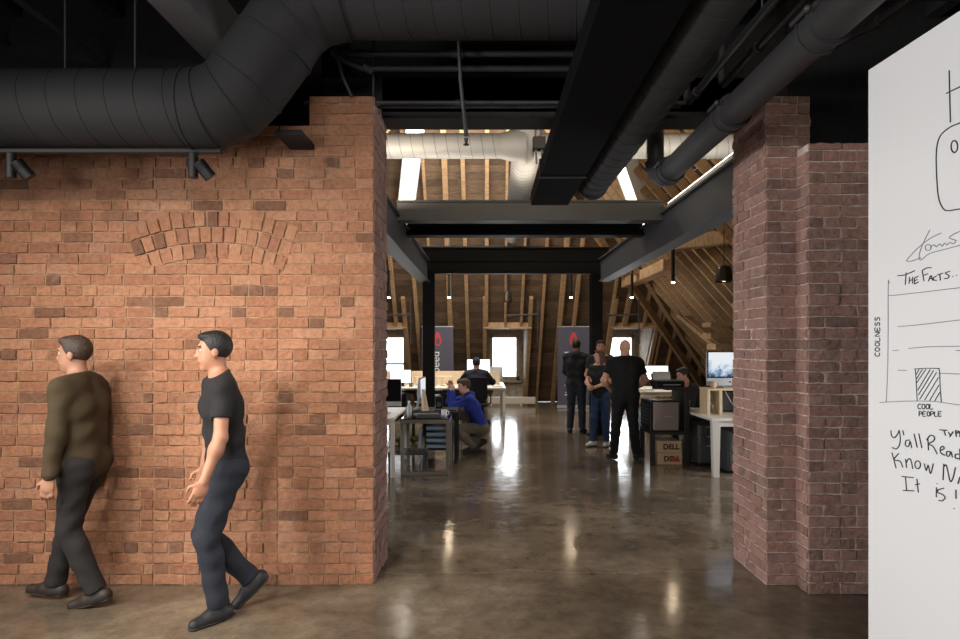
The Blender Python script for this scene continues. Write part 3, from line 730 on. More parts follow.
# ---------------------------------------------------------------- people: one smooth surface per body, grown from a distance field
def nets(g, o, h):
    s = g < 0; nx, ny, nz = g.shape
    c = np.zeros((nx-1, ny-1, nz-1), np.int8)
    for a in (0, 1):
        for b in (0, 1):
            for d in (0, 1): c += s[a:nx-1+a, b:ny-1+b, d:nz-1+d]
    act = (c > 0) & (c < 8); I = np.argwhere(act); idx = -np.ones(act.shape, np.int64); idx[act] = np.arange(len(I))
    P = np.zeros((len(I), 3)); n = np.zeros(len(I))
    for ax in range(3):
        b, d = (ax+1) % 3, (ax+2) % 3
        for eb in (0, 1):
            for ed in (0, 1):
                q = I.copy(); q[:, b] += eb; q[:, d] += ed; r = q.copy(); r[:, ax] += 1
                va = g[q[:, 0], q[:, 1], q[:, 2]]; vb = g[r[:, 0], r[:, 1], r[:, 2]]; cr = (va < 0) != (vb < 0)
                t = np.where(cr, va/np.where(cr, va-vb, 1), 0); pos = q.astype(float); pos[:, ax] += t
                P += np.where(cr[:, None], pos, 0); n += cr
    P = np.array(o)+h*(P/n[:, None]); F = []
    for ax in range(3):
        b, d = (ax+1) % 3, (ax+2) % 3
        lo = [slice(None)]*3; hi = [slice(None)]*3
        lo[ax] = slice(0, -1); hi[ax] = slice(1, None)
        for t in (b, d): lo[t] = slice(1, -1); hi[t] = slice(1, -1)
        A, B = s[tuple(lo)], s[tuple(hi)]
        q = np.argwhere(A != B)
        if not len(q): continue
        ins = A[q[:, 0], q[:, 1], q[:, 2]]
        q[:, b] += 1; q[:, d] += 1
        def at(eb, ed):
            r = q.copy(); r[:, b] -= eb; r[:, d] -= ed; return idx[r[:, 0], r[:, 1], r[:, 2]]
        f = np.stack([at(1, 1), at(0, 1), at(0, 0), at(1, 0)], 1); f[~ins] = f[~ins][:, ::-1]; F.append(f)
    return P, np.concatenate(F)
class SDF:
    def __init__(s, fold=0.): s.p = []; s.cuts = []; s.fold = fold
    def cone(s, a, b, ra, rb, k=.03, cut=None, sub=False): s.p.append(('c', np.array(a, float), np.array(b, float), ra, rb, k, cut, sub)); return s
    def ell(s, c, r, ax=None, k=.03, cut=None, sub=False):
        s.p.append(('e', np.array(c, float), np.array(r, float), np.array(ax if ax is not None else np.eye(3), float), None, k, cut, sub)); return s
    def cut(s, p, n): n = np.array(n, float); s.cuts.append((np.array(p, float), n/np.linalg.norm(n)))
    def mesh(s, h):
        lo = np.full(3, 9.); hi = np.full(3, -9.); bb = []
        for q in s.p:
            if q[0] == 'c': r = max(q[3], q[4]); a = np.minimum(q[1], q[2])-r; b = np.maximum(q[1], q[2])+r
            else: r = q[2].max(); a = q[1]-r; b = q[1]+r
            bb.append((a, b))
            if not q[7]: lo = np.minimum(lo, a); hi = np.maximum(hi, b)
        lo -= 3*h; hi += 3*h; N = np.ceil((hi-lo)/h).astype(int)+1; G = np.full(N, 1., np.float32)
        axs = [lo[i]+h*np.arange(N[i]) for i in range(3)]
        for q, (a, b) in zip(s.p, bb):
            mg = .05+q[5]; i0 = np.maximum(0, ((a-mg-lo)/h).astype(int)); i1 = np.minimum(N, ((b+mg-lo)/h).astype(int)+2)
            if (i1 <= i0).any(): continue
            sl = tuple(slice(i0[i], i1[i]) for i in range(3))
            X, Y, Z = np.meshgrid(*[axs[i][sl[i]] for i in range(3)], indexing='ij', sparse=True)
            if q[0] == 'c':
                A, B = q[1], q[2]; d = B-A; L = max(1e-9, d@d)
                t = np.clip(((X-A[0])*d[0]+(Y-A[1])*d[1]+(Z-A[2])*d[2])/L, 0, 1)
                D = np.sqrt((X-A[0]-t*d[0])**2+(Y-A[1]-t*d[1])**2+(Z-A[2]-t*d[2])**2)-(q[3]+t*(q[4]-q[3]))
            else:
                u = [(X-q[1][0])*q[3][i][0]+(Y-q[1][1])*q[3][i][1]+(Z-q[1][2])*q[3][i][2] for i in range(3)]
                kk = np.sqrt(sum((u[i]/q[2][i])**2 for i in range(3))); k2 = np.sqrt(sum((u[i]/q[2][i]**2)**2 for i in range(3)))
                D = kk*(kk-1)/np.maximum(k2, 1e-6)
            for (p, n) in (q[6] or []):
                n = np.array(n, float); n = n/np.linalg.norm(n); D = np.maximum(D, (X-p[0])*n[0]+(Y-p[1])*n[1]+(Z-p[2])*n[2])
            g = G[sl]
            if q[7]: G[sl] = np.maximum(g, -D)
            else:
                k = q[5]; hh = np.maximum(k-np.abs(g-D), 0)/k; G[sl] = np.minimum(g, D)-hh*hh*k*.25
        X, Y, Z = np.meshgrid(*axs, indexing='ij', sparse=True)
        if s.fold: G = G+(s.fold*(np.sin(Z*46+2.2*np.sin(X*17+Y*9)+1.4*np.sin(Y*23))+.7*np.sin(Z*27-X*31+Y*26+2*np.sin(Z*11)))).astype(np.float32)
        for p, n in s.cuts: G = np.maximum(G, (X-p[0])*n[0]+(Y-p[1])*n[1]+(Z-p[2])*n[2])
        G[0] = G[-1] = 1; G[:, 0] = G[:, -1] = 1; G[:, :, 0] = G[:, :, -1] = 1
        return nets(G, lo, h)
    def build(s, name, mats, parent, h, paint=None):
        P, F = s.mesh(h); me = bpy.data.meshes.new(name); me.from_pydata(P.tolist(), [], F.tolist())
        mats = mats if isinstance(mats, list) else [mats]
        for m in mats: me.materials.append(m)
        me.polygons.foreach_set('use_smooth', [True]*len(F))
        if paint:
            C = P[F].mean(1); mi = np.zeros(len(F), int)
            for idx_, (c, r) in paint: mi[np.linalg.norm((C-np.array(c))/np.array(r), axis=1) < 1] = idx_
            me.polygons.foreach_set('material_index', mi.tolist())
        o = bpy.data.objects.new(name, me); COL.objects.link(o)
        if parent is not None: o.parent = parent
        return o
def nz(v): v = np.array(v, float); return v/np.linalg.norm(v)
def ik(a, t, l1, l2, hint):
    a, t = np.array(a, float), np.array(t, float); d = t-a; L = np.linalg.norm(d); u = d/L
    L = min(max(L, abs(l1-l2)+.01), (l1+l2)*.9985); t = a+u*L
    c = (l1*l1+L*L-l2*l2)/(2*l1*L); s = math.sqrt(max(0, 1-c*c)); h = np.array(hint, float); h = h-u*(h@u); h = nz(h)
    return a+u*l1*c+h*l1*s, t
def rotz(v, a): c, s = math.cos(a), math.sin(a); return np.array((v[0]*c-v[1]*s, v[0]*s+v[1]*c, v[2]))
R_D = math.radians
def person(label, loc, face_deg, H=1.75, girth=1., pel=(0, 0, .935), lean=0, side=0, twist=0, head=(0, 0, 0), feet=None, hands=None,
           skin=(206, 160, 132), hair=None, hairstyle='short', beard=None, top=None, sleeve='short', hood=False, legs=None, shoes=None, h=.009,
           knees=((0, 1, .15), (0, 1, .15)), elbows=((.5, -1, -.2), (-.5, -1, -.2)), legfit=1., cap=None, skirt=None, hem=-.02, curl=.5, group=None):
    s = H/1.75; g = girth
    # local frame: x = the person's right, y = forward, z = up; feet/hands in metres for a 1.75 m person
    S = lambda p: np.array(p, float)*s
    P = S(pel); sl, cl = math.sin(R_D(lean)), math.cos(R_D(lean)); ss = math.sin(R_D(side))
    tu = nz((ss, sl, cl)); tr = rotz((1, 0, 0), R_D(twist)); tr = nz(tr-tu*(tr@tu)); tf = np.cross(tu, tr)
    pr = rotz((1, 0, 0), R_D(-twist*.4)); 
    hips = [P+pr*.085*s*e for e in (1, -1)]; sc = P+tu*.49*s; sh = [sc+tr*.178*s*e*(.5+.5*g) for e in (1, -1)]
    nb = P+tu*.525*s; hy, hp, hr = [R_D(a) for a in head]
    hf = rotz(tf*np.array((1, 1, .35)), hy); hf = nz(hf); hu0 = np.array((0, 0, 1.)); hu0 = nz(hu0*.8+tu*.2); rr = nz(np.cross(hf, hu0)); hu = np.cross(rr, hf)
    hf, hu = hf*math.cos(hp)+hu*math.sin(hp), hu*math.cos(hp)-hf*math.sin(hp)
    rr, hu = rr*math.cos(hr)+hu*math.sin(hr), hu*math.cos(hr)-rr*math.sin(hr)
    hc = nb+nz(tu+hu*.6)*.062*s+hu*.118*s+hf*.022*s
    feet = feet or [((.1, 0, .075), 8), ((-.1, 0, .075), -8)]
    hands = hands or [(.3, .06, .82), (-.3, .06, .82)]
    kn, an, toe = [], [], []
    for i in range(2):
        k, a = ik(hips[i], S(feet[i][0]), .43*s, .425*s, knees[i]); kn.append(k); an.append(a)
        td = rotz((0, 1, 0), R_D(-feet[i][1])); pitch = R_D(feet[i][2]) if len(feet[i]) > 2 else 0
        td = np.array((td[0]*math.cos(pitch), td[1]*math.cos(pitch), -math.sin(pitch))); toe.append(td)
    el, wr = [], []
    for i in range(2):
        e, w = ik(sh[i], S(hands[i]), .29*s, .255*s, elbows[i]); el.append(e); wr.append(w)
    def torso(d, inf, lo=True):
        w = .058*s*g
        if lo: d.cone(hips[0]*.93+hips[1]*.07, hips[1]*.93+hips[0]*.07, .098*s*g+inf, .098*s*g+inf, .05)
        wa = P+tu*.2*s; ch = P+tu*.37*s
        for e in (1, -1):
            d.cone(P+pr*w*e, wa+tr*w*e, .094*s*g+inf, .088*s*g+inf, .05)
            d.cone(wa+tr*w*e, ch+tr*.078*s*g*e, .09*s*g+inf, .1*s*g+inf, .05)
            d.cone(ch+tr*.075*s*g*e, sc+tr*.09*s*g*e-tu*.01*s, .1*s*g+inf, .07*s*g+inf, .05)
            d.cone(sc+tr*.06*s*e+tu*.01*s, sh[0 if e > 0 else 1]-tu*.01*s, .062*s+inf, .056*s*g+inf, .05)
            d.cone(nb+tu*.035*s+tr*.025*s*e-tf*.012*s, sh[0 if e > 0 else 1]*.8+sc*.2+tu*.02*s, .036*s+inf*.8, .035*s+inf*.8, .05)
    body = SDF(); torso(body, 0)
    body.cone(nb-tu*.03*s, hc-hu*.05*s-hf*.015*s, .06*s*g, .052*s*g, .03)
    for i in range(2):
        body.cone(sh[i], el[i], .05*s*g, .04*s*g, .03); body.cone(el[i], wr[i], .041*s*g, .027*s, .02)
        body.ell(el[i]*.72+wr[i]*.28, (.043*s*g,)*3, None, .03)
        body.cone(hips[i], kn[i], .088*s*g, .056*s, .04); body.cone(kn[i], an[i], .053*s, .036*s, .02); body.ell(kn[i]*.68+an[i]*.32-np.array((0, .012, 0)), (.055*s,)*3, None, .03)
        fu = nz(np.array((0, 0, 1.))-toe[i]*toe[i][2]); body.cone(an[i]-toe[i]*.02*s-fu*.03*s, an[i]+toe[i]*.13*s-fu*.044*s, .032*s, .022*s, .02)
        # hand: palm, four fingers of different length, thumb from the side of the palm
        d = nz(wr[i]-el[i]); e = 1 if i == 0 else -1
        inward = nz(-tr*e*.9+tf*.15); n = inward-d*(inward@d)
        if np.linalg.norm(n) < .2: n = np.array((0, 0, -1.))-d*(-d[2])
        n = nz(n); lat = nz(np.cross(n, d))*e     # towards the thumb
        if lat @ (tf+np.array((0, 0, .5))) < 0: lat = -lat
        pm = wr[i]+d*.045*s
        body.ell(pm, (.05*s, .041*s, .018*s), (d, lat, n), .015)
        for j, (off, ln) in enumerate(((.03, .074), (.011, .084), (-.009, .078), (-.028, .06))):
            b0 = wr[i]+d*.078*s+lat*off*s; c1 = curl*.6; c2 = curl*1.5
            p1 = b0+(d*math.cos(c1)+n*math.sin(c1)+lat*off*1.5)*ln*.5*s; p2 = p1+(d*math.cos(c2)+n*math.sin(c2))*ln*.5*s
            body.cone(b0-d*.02*s, p1, .0098*s, .009*s, .006); body.cone(p1, p2, .009*s, .0078*s, .005)
        t0 = wr[i]+d*.025*s+lat*.03*s; t1 = t0+(d*.6+lat*.75+n*.25)*.04*s; t2 = t1+(d*.95+lat*.1+n*.35)*.032*s
        body.cone(t0, t1, .0125*s, .0105*s, .01); body.cone(t1, t2, .0105*s, .0085*s, .005)
    A = lambda r, f, u: hc+rr*r*s+hf*f*s+hu*u*s
    E3 = (rr, hf, hu)
    body.ell(A(0, -.012, .028), (.074*s, .092*s, .088*s), E3, .02); body.ell(A(0, .028, -.042), (.056*s, .06*s, .072*s), E3, .03)
    body.ell(A(0, .058, -.1), (.024*s, .022*s, .019*s), E3, .02); body.cone(A(0, .084, .012), A(0, .097, -.028), .008*s, .0115*s, .012)
    body.cone(A(-.03, .078, .03), A(.03, .078, .03), .011*s, .011*s, .015); body.cone(A(-.018, .084, -.064), A(.018, .084, -.064), .0085*s, .0085*s, .006)
    for e in (1, -1):
        body.ell(A(.074*e, -.006, -.008), (.009*s, .02*s, .031*s), E3, .006)
        body.ell(A(.032*e, .088, .006), (.016*s, .012*s, .009*s), E3, .01, sub=True)
    sk = mat('skin', skin, .55, var=.06, vscale=12); lips = mat('lips', tuple(int(a*b) for a, b in zip(skin, (.86, .66, .62))), .5)
    hm = mat('hair_colour', hair or (60, 44, 34), .6, var=.35, vscale=40, bump=.5, bscale=90)
    bo = body.build('person', [sk, lips, hm], None, h, [(1, (A(0, .088, -.064), (.03*s, .03*s, .011*s))), (2, (A(.033, .085, .031), (.022*s, .02*s, .006*s))), (2, (A(-.033, .085, .031), (.022*s, .02*s, .006*s)))])
    bo.location = loc; bo.rotation_euler = (0, 0, R_D(face_deg-90)); tag(bo, label, 'person', group)
    # eyes
    for e in (1, -1):
        mb = MB(); c = A(.031*e, .0705, .007); mb.ball(tuple(c), .0112*s, 12); q = A(.031*e, .0778, .007); mb.ball(tuple(q), .0058*s, 8, 1)
        mb.build('eye', [EYEW, EYED], bo)
    if hair:
        d = SDF(); front = (A(0, .052, .058), hf*.85-hu*.5)
        d.ell(A(0, -.016, .034), (.081*s, .097*s, .094*s), E3, .02, [front, (A(0, 0, -.06), -hu), (A(0, .045, 0), hf-hu*.25)])
        d.ell(A(0, .045, .092), (.058*s, .042*s, .024*s), E3, .025)
        if hairstyle == 'long':
            d.ell(A(0, -.06, -.07), (.08*s, .05*s, .12*s), E3, .04); 
            for e in (1, -1): d.cone(A(.072*e, .015, .03), A(.08*e, .0, -.15), .022*s, .028*s, .03)
            d.cone(A(0, -.075, -.1), nb-tf*.085*s-tu*.12*s, .055*s, .045*s, .04)
        if beard:
            d.ell(A(0, .045, -.088), (.052*s, .05*s, .036*s), E3, .02, [(A(0, 0, -.058), hu*.8+hf*.25)])
        d.build('hair', hm, bo, h*.9)
    elif beard:
        pass
    if cap:
        d = SDF(); d.ell(A(0, -.014, .045), (.085*s, .1*s, .088*s), E3, .02, [(A(0, 0, .02), -hu)])
        d.ell(A(0, .1, .03), (.06*s, .06*s, .012*s), E3, .02); d.build('cap', cloth('cap_cloth', cap), bo, h)
    if top:
        d = SDF(.0028); inf = .017*s; torso(d, inf)
        for i in range(2):
            if sleeve == 'short':
                q = sh[i]*.38+el[i]*.62; dd = el[i]-sh[i]; d.cone(sh[i], el[i], .063*s*g, .062*s*g, .03, [(q, dd)])
            else:
                d.cone(sh[i], el[i], .066*s*g, .056*s*g, .03); dd = wr[i]-el[i]; d.cone(el[i], wr[i], .057*s*g, .043*s, .03, [(wr[i]-nz(dd)*.012*s, dd)])
                d.cone(wr[i]-nz(dd)*.05*s, wr[i]-nz(dd)*.012*s, .041*s, .038*s, .01)
        if hood:
            d.ell(nb-tf*.07*s+tu*.01*s, (.1*s, .055*s, .07*s), (tr, tf, tu), .03); d.cone(nb+tr*.07*s+tf*.01*s, nb-tr*.07*s+tf*.01*s, .04*s, .04*s, .03)
            d.cone(nb+tf*.06*s-tu*.03*s, nb+tf*.06*s-tu*.05*s, .03*s, .03*s, .03)
        else: d.cut(nb+tu*.045*s, tu*.9+tf*.35)
        d.cut(P+tu*hem*s, -tu)
        t = d.build({'short': 't_shirt', 'long': 'hooded_sweatshirt' if hood else 'jacket'}[sleeve], cloth('top_cloth', top), bo, h)
    if legs:
        d = SDF(.003); inf = .016*s
        wc = [(P+tu*.1*s, tu)]; d.cone(hips[0]*.93+hips[1]*.07, hips[1]*.93+hips[0]*.07, .1*s*g+inf, .1*s*g+inf, .05, wc)
        for e in (1, -1): d.cone(P+pr*.055*s*g*e, P+tu*.09*s+pr*.055*s*g*e, .098*s*g+inf*.6, .092*s*g+inf*.5, .05, wc)
        for i in range(2):
            d.cone(hips[i], kn[i], .1*s*g*legfit, .07*s*legfit, .035); d.cone(kn[i], an[i], .07*s*legfit, .064*s*legfit, .03, [(an[i]+nz(kn[i]-an[i])*.005, an[i]-kn[i])])
            d.ell(kn[i]*.7+an[i]*.3-np.array((0, .012, 0)), (.066*s*legfit,)*3, None, .03)
        d.build('trousers', cloth('trouser_cloth', legs), bo, h)
    if skirt: pass
    sm = mat('shoe_leather', shoes or (30, 28, 27), .6)
    for i in range(2):
        d = SDF(); dn = np.array((0, 0, -1.)); t = toe[i]; up = nz(np.array((0, 0, 1.))-t*t[2]); a0 = an[i]-up*.035*s
        d.cone(a0-t*.045*s, a0+t*.06*s, .046*s, .044*s, .03); d.cone(a0+t*.04*s-up*.008*s, a0+t*.16*s-up*.014*s, .042*s, .034*s, .03); d.cone(an[i], a0, .045*s, .05*s, .02)
        d.cut(an[i]-up*.066*s, -up); so = d.build('shoe', sm, bo, h*.85)
        d = SDF(); d.cone(a0-t*.045*s, a0+t*.06*s, .05*s, .047*s, .03); d.cone(a0+t*.04*s-up*.008*s, a0+t*.165*s-up*.014*s, .045*s, .037*s, .03); d.cut(an[i]-up*.076*s, -up); d.cut(an[i]-up*.06*s, up)
        d.build('sole', SOLE, so, h*.7)
    return bo
SOLE = mat('shoe_sole_rubber', (58, 54, 50), .8)
EYEW = mat('eye_white', (176, 170, 164), .5); EYED = mat('eye_dark', (36, 28, 24), .2)

# two walkers by the long brick wall
person('person in an olive jacket and dark trousers walking left along the brick wall', (-2.56, 4.1, 0), 180, 1.72, 1.0, pel=(0, 0, .915), lean=4, head=(10, -.05, 0),
       feet=[((.07, .24, .09), 4, -4), ((-.07, -.12, .1), -4, 14)], hands=[(.24, .1, .86), (-.25, .06, .86)], skin=(168, 124, 100), hair=(58, 44, 34), top=(62, 50, 30), sleeve='long', legs=(34, 31, 30), shoes=(44, 36, 30), h=.008, hem=-.12)
person('bare armed person in a black t-shirt and dark jeans walking past the brick wall', (-1.62, 3.9, 0), 208, 1.75, .96, pel=(0, -.05, .91), lean=5, head=(-4, -.08, 0),
       feet=[((.06, -.2, .17), 2, 42), ((-.07, .0, .078), -28)], hands=[(.26, .06, .86), (-.27, .1, .88)], skin=(174, 124, 98), hair=(22, 20, 20), top=(24, 23, 25), sleeve='short', legs=(33, 37, 47), shoes=(36, 36, 40), h=.0075,
       knees=((0, 1, .1), (0, 1, .1)))
# the group standing in the attic
person('man in a black hooded sweatshirt seen from behind, standing in front of the right banner', (1.73, 12.0, 0), 70, 1.74, 1.06, head=(-8, .02, 0), feet=[((.11, .03, .075), 12), ((-.12, 0, .075), -16)], hands=[(.12, .3, 1.02), (-.14, .28, 1.0)], elbows=((.8, -.8, -.3), (-.8, -.8, -.3)),
       skin=(150, 106, 82), hair=(24, 21, 20), top=(30, 30, 32), sleeve='long', hood=True, legs=(44, 48, 58), shoes=(26, 25, 25), hem=-.1)
person('man in a dark t-shirt facing the picture, half hidden behind the long haired woman', (2.06, 11.3, 0), 262, 1.72, 1.0, head=(0, .02, 0), hands=[(.14, .2, 1.0), (-.14, .2, 1.0)], elbows=((.8, -.8, -.3), (-.8, -.8, -.3)),
       skin=(196, 142, 114), hair=(44, 32, 26), top=(40, 40, 46), legs=(36, 38, 44), shoes=(30, 28, 28))
person('woman with long brown hair, black t-shirt, blue jeans and white sneakers clasping her hands', (1.9, 10.45, 0), 232, 1.56, .9, head=(-32, -.05, 0), feet=[((.09, .12, .075), 10), ((-.1, -.05, .075), -14)], hands=[(.05, .32, 1.1), (-.05, .32, 1.09)], elbows=((.9, -.5, -.5), (-.9, -.5, -.5)),
       skin=(206, 158, 132), hair=(92, 66, 46), hairstyle='long', top=(30, 30, 33), legs=(48, 72, 108), shoes=(224, 218, 212), legfit=.98, hem=-.06, curl=1.0)
person('bald man in a black t-shirt and black trousers seen from behind, hands at his waist', (2.03, 9.2, 0), 93, 1.72, 1.16, head=(0, 0, 0), feet=[((.17, 0, .075), 14), ((-.16, .05, .075), -14)], hands=[(.17, .17, 1.0), (-.17, .17, 1.0)], elbows=((1, -.55, -.1), (-1, -.55, -.1)),
       skin=(206, 158, 130), hair=None, top=(17, 17, 19), legs=(20, 20, 22), shoes=(22, 21, 21), hem=-.06, curl=.9)
person('crouching man in a bright blue hooded sweatshirt and khaki trousers by the glass table', (-.06, 9.98, 0), 186, 1.74, 1.0, pel=(0, -.02, .36), lean=24, twist=0, head=(6, -.12, 0),
       feet=[((.12, -.02, .13), 6, 34), ((-.12, .1, .085), -6, 4)], knees=((.15, 1, .3), (-.1, 1, .35)), hands=[(.1, .46, 1.0), (-.06, .44, .94)], elbows=((.4, .3, -1), (-.4, .3, -1)),
       skin=(204, 154, 128), hair=(70, 52, 40), top=(34, 52, 140), sleeve='long', hood=True, legs=(104, 94, 80), shoes=(34, 30, 30), curl=.8)
person('seated man in a dark navy cap and sweater working at the bench, seen from behind', (-.16, 13.25, 0), 90, 1.74, 1.1, pel=(0, 0, .57), lean=6, head=(0, -.1, 0), feet=[((.12, .42, .075), 6), ((-.12, .42, .075), -6)], hands=[(.2, .42, .84), (-.2, .42, .84)], elbows=((.9, -.2, -.4), (-.9, -.2, -.4)),
       skin=(190, 140, 114), hair=(40, 30, 26), cap=(34, 38, 56), top=(32, 34, 50), sleeve='long', legs=(44, 46, 56), shoes=(28, 26, 26), curl=.3)
person('dark haired man with a short beard in a black top leaning forward behind the printer', (3.42, 9.9, 0), 184, 1.76, 1.0, pel=(0, 0, .56), lean=32, head=(4, -.02, 0), feet=[((.12, .4, .075), 6), ((-.12, .42, .075), -6)], hands=[(.18, .58, .8), (-.16, .55, .78)], elbows=((.8, -.2, -.6), (-.8, -.2, -.6)),
       skin=(200, 148, 122), hair=(40, 30, 26), beard=True, top=(30, 28, 28), sleeve='long', legs=(36, 38, 46), shoes=(28, 26, 26), curl=.3)
# ---------------------------------------------------------------- furniture helpers (every part a mesh under its thing)
def part(name, m, root, boxes, bevel=.004, smooth=False):
    mb = MB()
    for b in boxes: mb.bx(*b)
    return mb.build(name, M[m], root, bevel=bevel)
def desk(label, x0, x1, y0, y1, z, legs, top='dwhite', leg='dleg', th=.03, lw=.05, apron=True, group=None, taper=0, name='desk'):
    cx, cy = (x0+x1)/2, (y0+y1)/2
    r = thing(name, label, 'desk' if name == 'desk' else 'table', (cx, cy, 0), 0, group); hx, hy = (x1-x0)/2, (y1-y0)/2
    part('tabletop', top, r, [(-hx, hx, -hy, hy, z-th, z)])
    for (a, b) in legs:
        lx = {-1: -hx+.005, 1: hx-lw-.005}.get(a, a*hx); ly = {-1: -hy+.005, 1: hy-lw-.005}.get(b, b*hy)
        mb = MB()
        if taper: mb.add([(lx-.0, ly, z-th), (lx+lw+taper, ly, z-th), (lx+lw+taper, ly+lw, z-th), (lx, ly+lw, z-th), (lx+taper*.6, ly, 0), (lx+lw+taper*.6, ly, 0), (lx+lw+taper*.6, ly+lw, 0), (lx+taper*.6, ly+lw, 0)],
                         [(0, 1, 2, 3), (7, 6, 5, 4), (0, 4, 5, 1), (1, 5, 6, 2), (2, 6, 7, 3), (3, 7, 4, 0)])
        else: mb.bx(lx, lx+lw, ly, ly+lw, 0, z-th)
        mb.build('leg', M[leg], r, bevel=.003)
    if apron: part('apron', leg, r, [(-hx+.06, hx-.06, -hy+.03, -hy+.055, z-th-.07, z-th), (-hx+.06, hx-.06, hy-.055, hy-.03, z-th-.07, z-th)])
    return r
def monitor(label, loc, w, hgt, rz=0, scr='scr', body='blk', stand=.14, chin=0., tilt=0, name='monitor', group=None, bez=.012):
    r = thing(name, label, 'monitor' if name == 'monitor' else 'computer', loc, rz, group)   # screen faces local -y
    z0 = stand; mb = MB()
    mb.prism([(-.012, z0), (-.012, z0+hgt), (.012, z0+hgt), (.035, z0+hgt*.55), (.035, z0+hgt*.35), (.012, z0)], 'x', -w/2, w/2); mb.build('case', M[body], r, bevel=.003)
    if chin:
        part('chin', 'alu', r, [(-w/2, w/2, -.014, .01, z0, z0+chin)], .002)
        mb = MB(); mb.tube([(0, -.0145, z0+chin*.5), (0, -.0155, z0+chin*.5)], .012, 12); mb.build('emblem', M['blk'], r)
        part('glass', 'blk', r, [(-w/2, w/2, -.0155, -.012, z0+chin, z0+hgt)], .001)
    mb = MB(); mb.bx(-w/2+bez, w/2-bez, -.018, -.0135, z0+max(chin, 0)+bez, z0+hgt-bez); mb.build('screen', M[scr], r)
    mb = MB(); mb.prism([(.02, z0+hgt*.5), (.035, z0+hgt*.5), (.075, .012), (.055, .012)], 'x', -.07, .07); mb.build('stand', M['alu' if body == 'alu' else 'blk'], r, bevel=.002)
    part('foot', 'alu' if body == 'alu' else 'blk', r, [(-.11, .11, -.07, .11, 0, .012)], .004)
    return r
def keyboard(label, loc, rz=0, m='paper', w=.42):
    r = thing('keyboard', label, 'keyboard', loc, rz); part('case', m, r, [(-w/2, w/2, -.06, .06, 0, .014)], .004)
    mb = MB()
    for i in range(14):
        for j in range(4): mb.bx(-w/2+.012+i*(w-.02)/14, -w/2+.012+i*(w-.02)/14+.022, -.05+j*.026, -.03+j*.026, .014, .019)
    mb.build('keys', M['dgrey' if m == 'blk' else 'white'], r)
def office_chair(label, loc, rz, back=True):
    r = thing('office_chair', label, 'chair', loc, rz, None)
    mb = MB(); mb.bx(-.24, .24, -.23, .25, .39, .452); mb.build('seat', M['mesh'], r, bevel=.03, segs=3)
    mb = MB(); mb.prism([(-.27, .56), (-.24, .56), (-.27, 1.0), (-.3, 1.0)], 'x', -.23, .23); mb.build('backrest', M['mesh'], r, bevel=.012, segs=2)
    mb = MB(); mb.bar((0, -.2, .42), (0, -.3, .7), .06, .02); mb.build('back_bracket', M['blk'], r)
    for s in (-1, 1):
        mb = MB(); mb.tube([(s*.23, 0, .42), (s*.3, 0, .46), (s*.3, -.02, .64)], .014, 10); mb.bx(s*.3-.03, s*.3+.03, -.13, .12, .63, .655); mb.build('armrest', M['blk'], r)
    mb = MB(); mb.tube([(0, 0, .1), (0, 0, .4)], .028, 14); mb.build('gas_lift', M['blk'], r)
    for k in range(5):
        a = 2*PI*k/5+.3; d = V((math.cos(a), math.sin(a), 0))
        mb = MB(); mb.bar(d*.02+V((0, 0, .11)), d*.29+V((0, 0, .075)), .04, .03); l_ = mb.build('base_leg', M['blk'], r, bevel=.005)
        mb = MB(); c = d*.28+V((0, 0, .03)); t = d.cross(Z_); mb.tube([c-t*.022, c+t*.022], .03, 14); mb.build('caster', M['blk'], l_)
    return r
def fpt(u, v, Y): return ((u-484)*Y/640, Y, 1.65-(v-345)*Y/640)

# ---- left side, from near to far
desk('white desk beside the left brick pier, mostly hidden by it', -2.7, -1.11, 7.94, 9.3, .745, [(1, -1), (1, 1), (-1, -1), (-1, 1)], lw=.045)
monitor('white all-in-one computer with a dark screen on the desk beside the left pier', (-1.37, 8.55, .746), .53, .36, .0, 'scrd', 'alu', .09, .06, name='desktop_computer')
r = desk('grey steel framed table with a dark glass top in front of the left column', -1.06, -.44, 8.12, 8.8, .715, [], top='dglass', leg='gframe', apron=False, th=.012, name='glass_table')
hx, hy = .31, .34; w = .022
part('top_frame', 'gframe', r, [(-hx, hx, -hy, -hy+.04, .65, .703), (-hx, hx, hy-.04, hy, .65, .703), (-hx, -hx+.04, -hy+.04, hy-.04, .65, .703), (hx-.04, hx, -hy+.04, hy-.04, .65, .703)], .003)
for a in (-1, 1):
    for b in (-1, 1): part('leg', 'gframe', r, [(a*(hx-.022)-w, a*(hx-.022)+w, b*(hy-.022)-w, b*(hy-.022)+w, 0, .65)], .003)
part('floor_rail', 'gframe', r, [(-hx+.045, hx-.045, -hy, -hy+.04, .0, .035)], .003)
desk('black work table behind the glass table, loaded with equipment', -1.08, -.37, 8.94, 9.6, .72, [(-1, -1), (1, -1), (-1, 1), (1, 1)], 'blk2', 'blk', lw=.04)
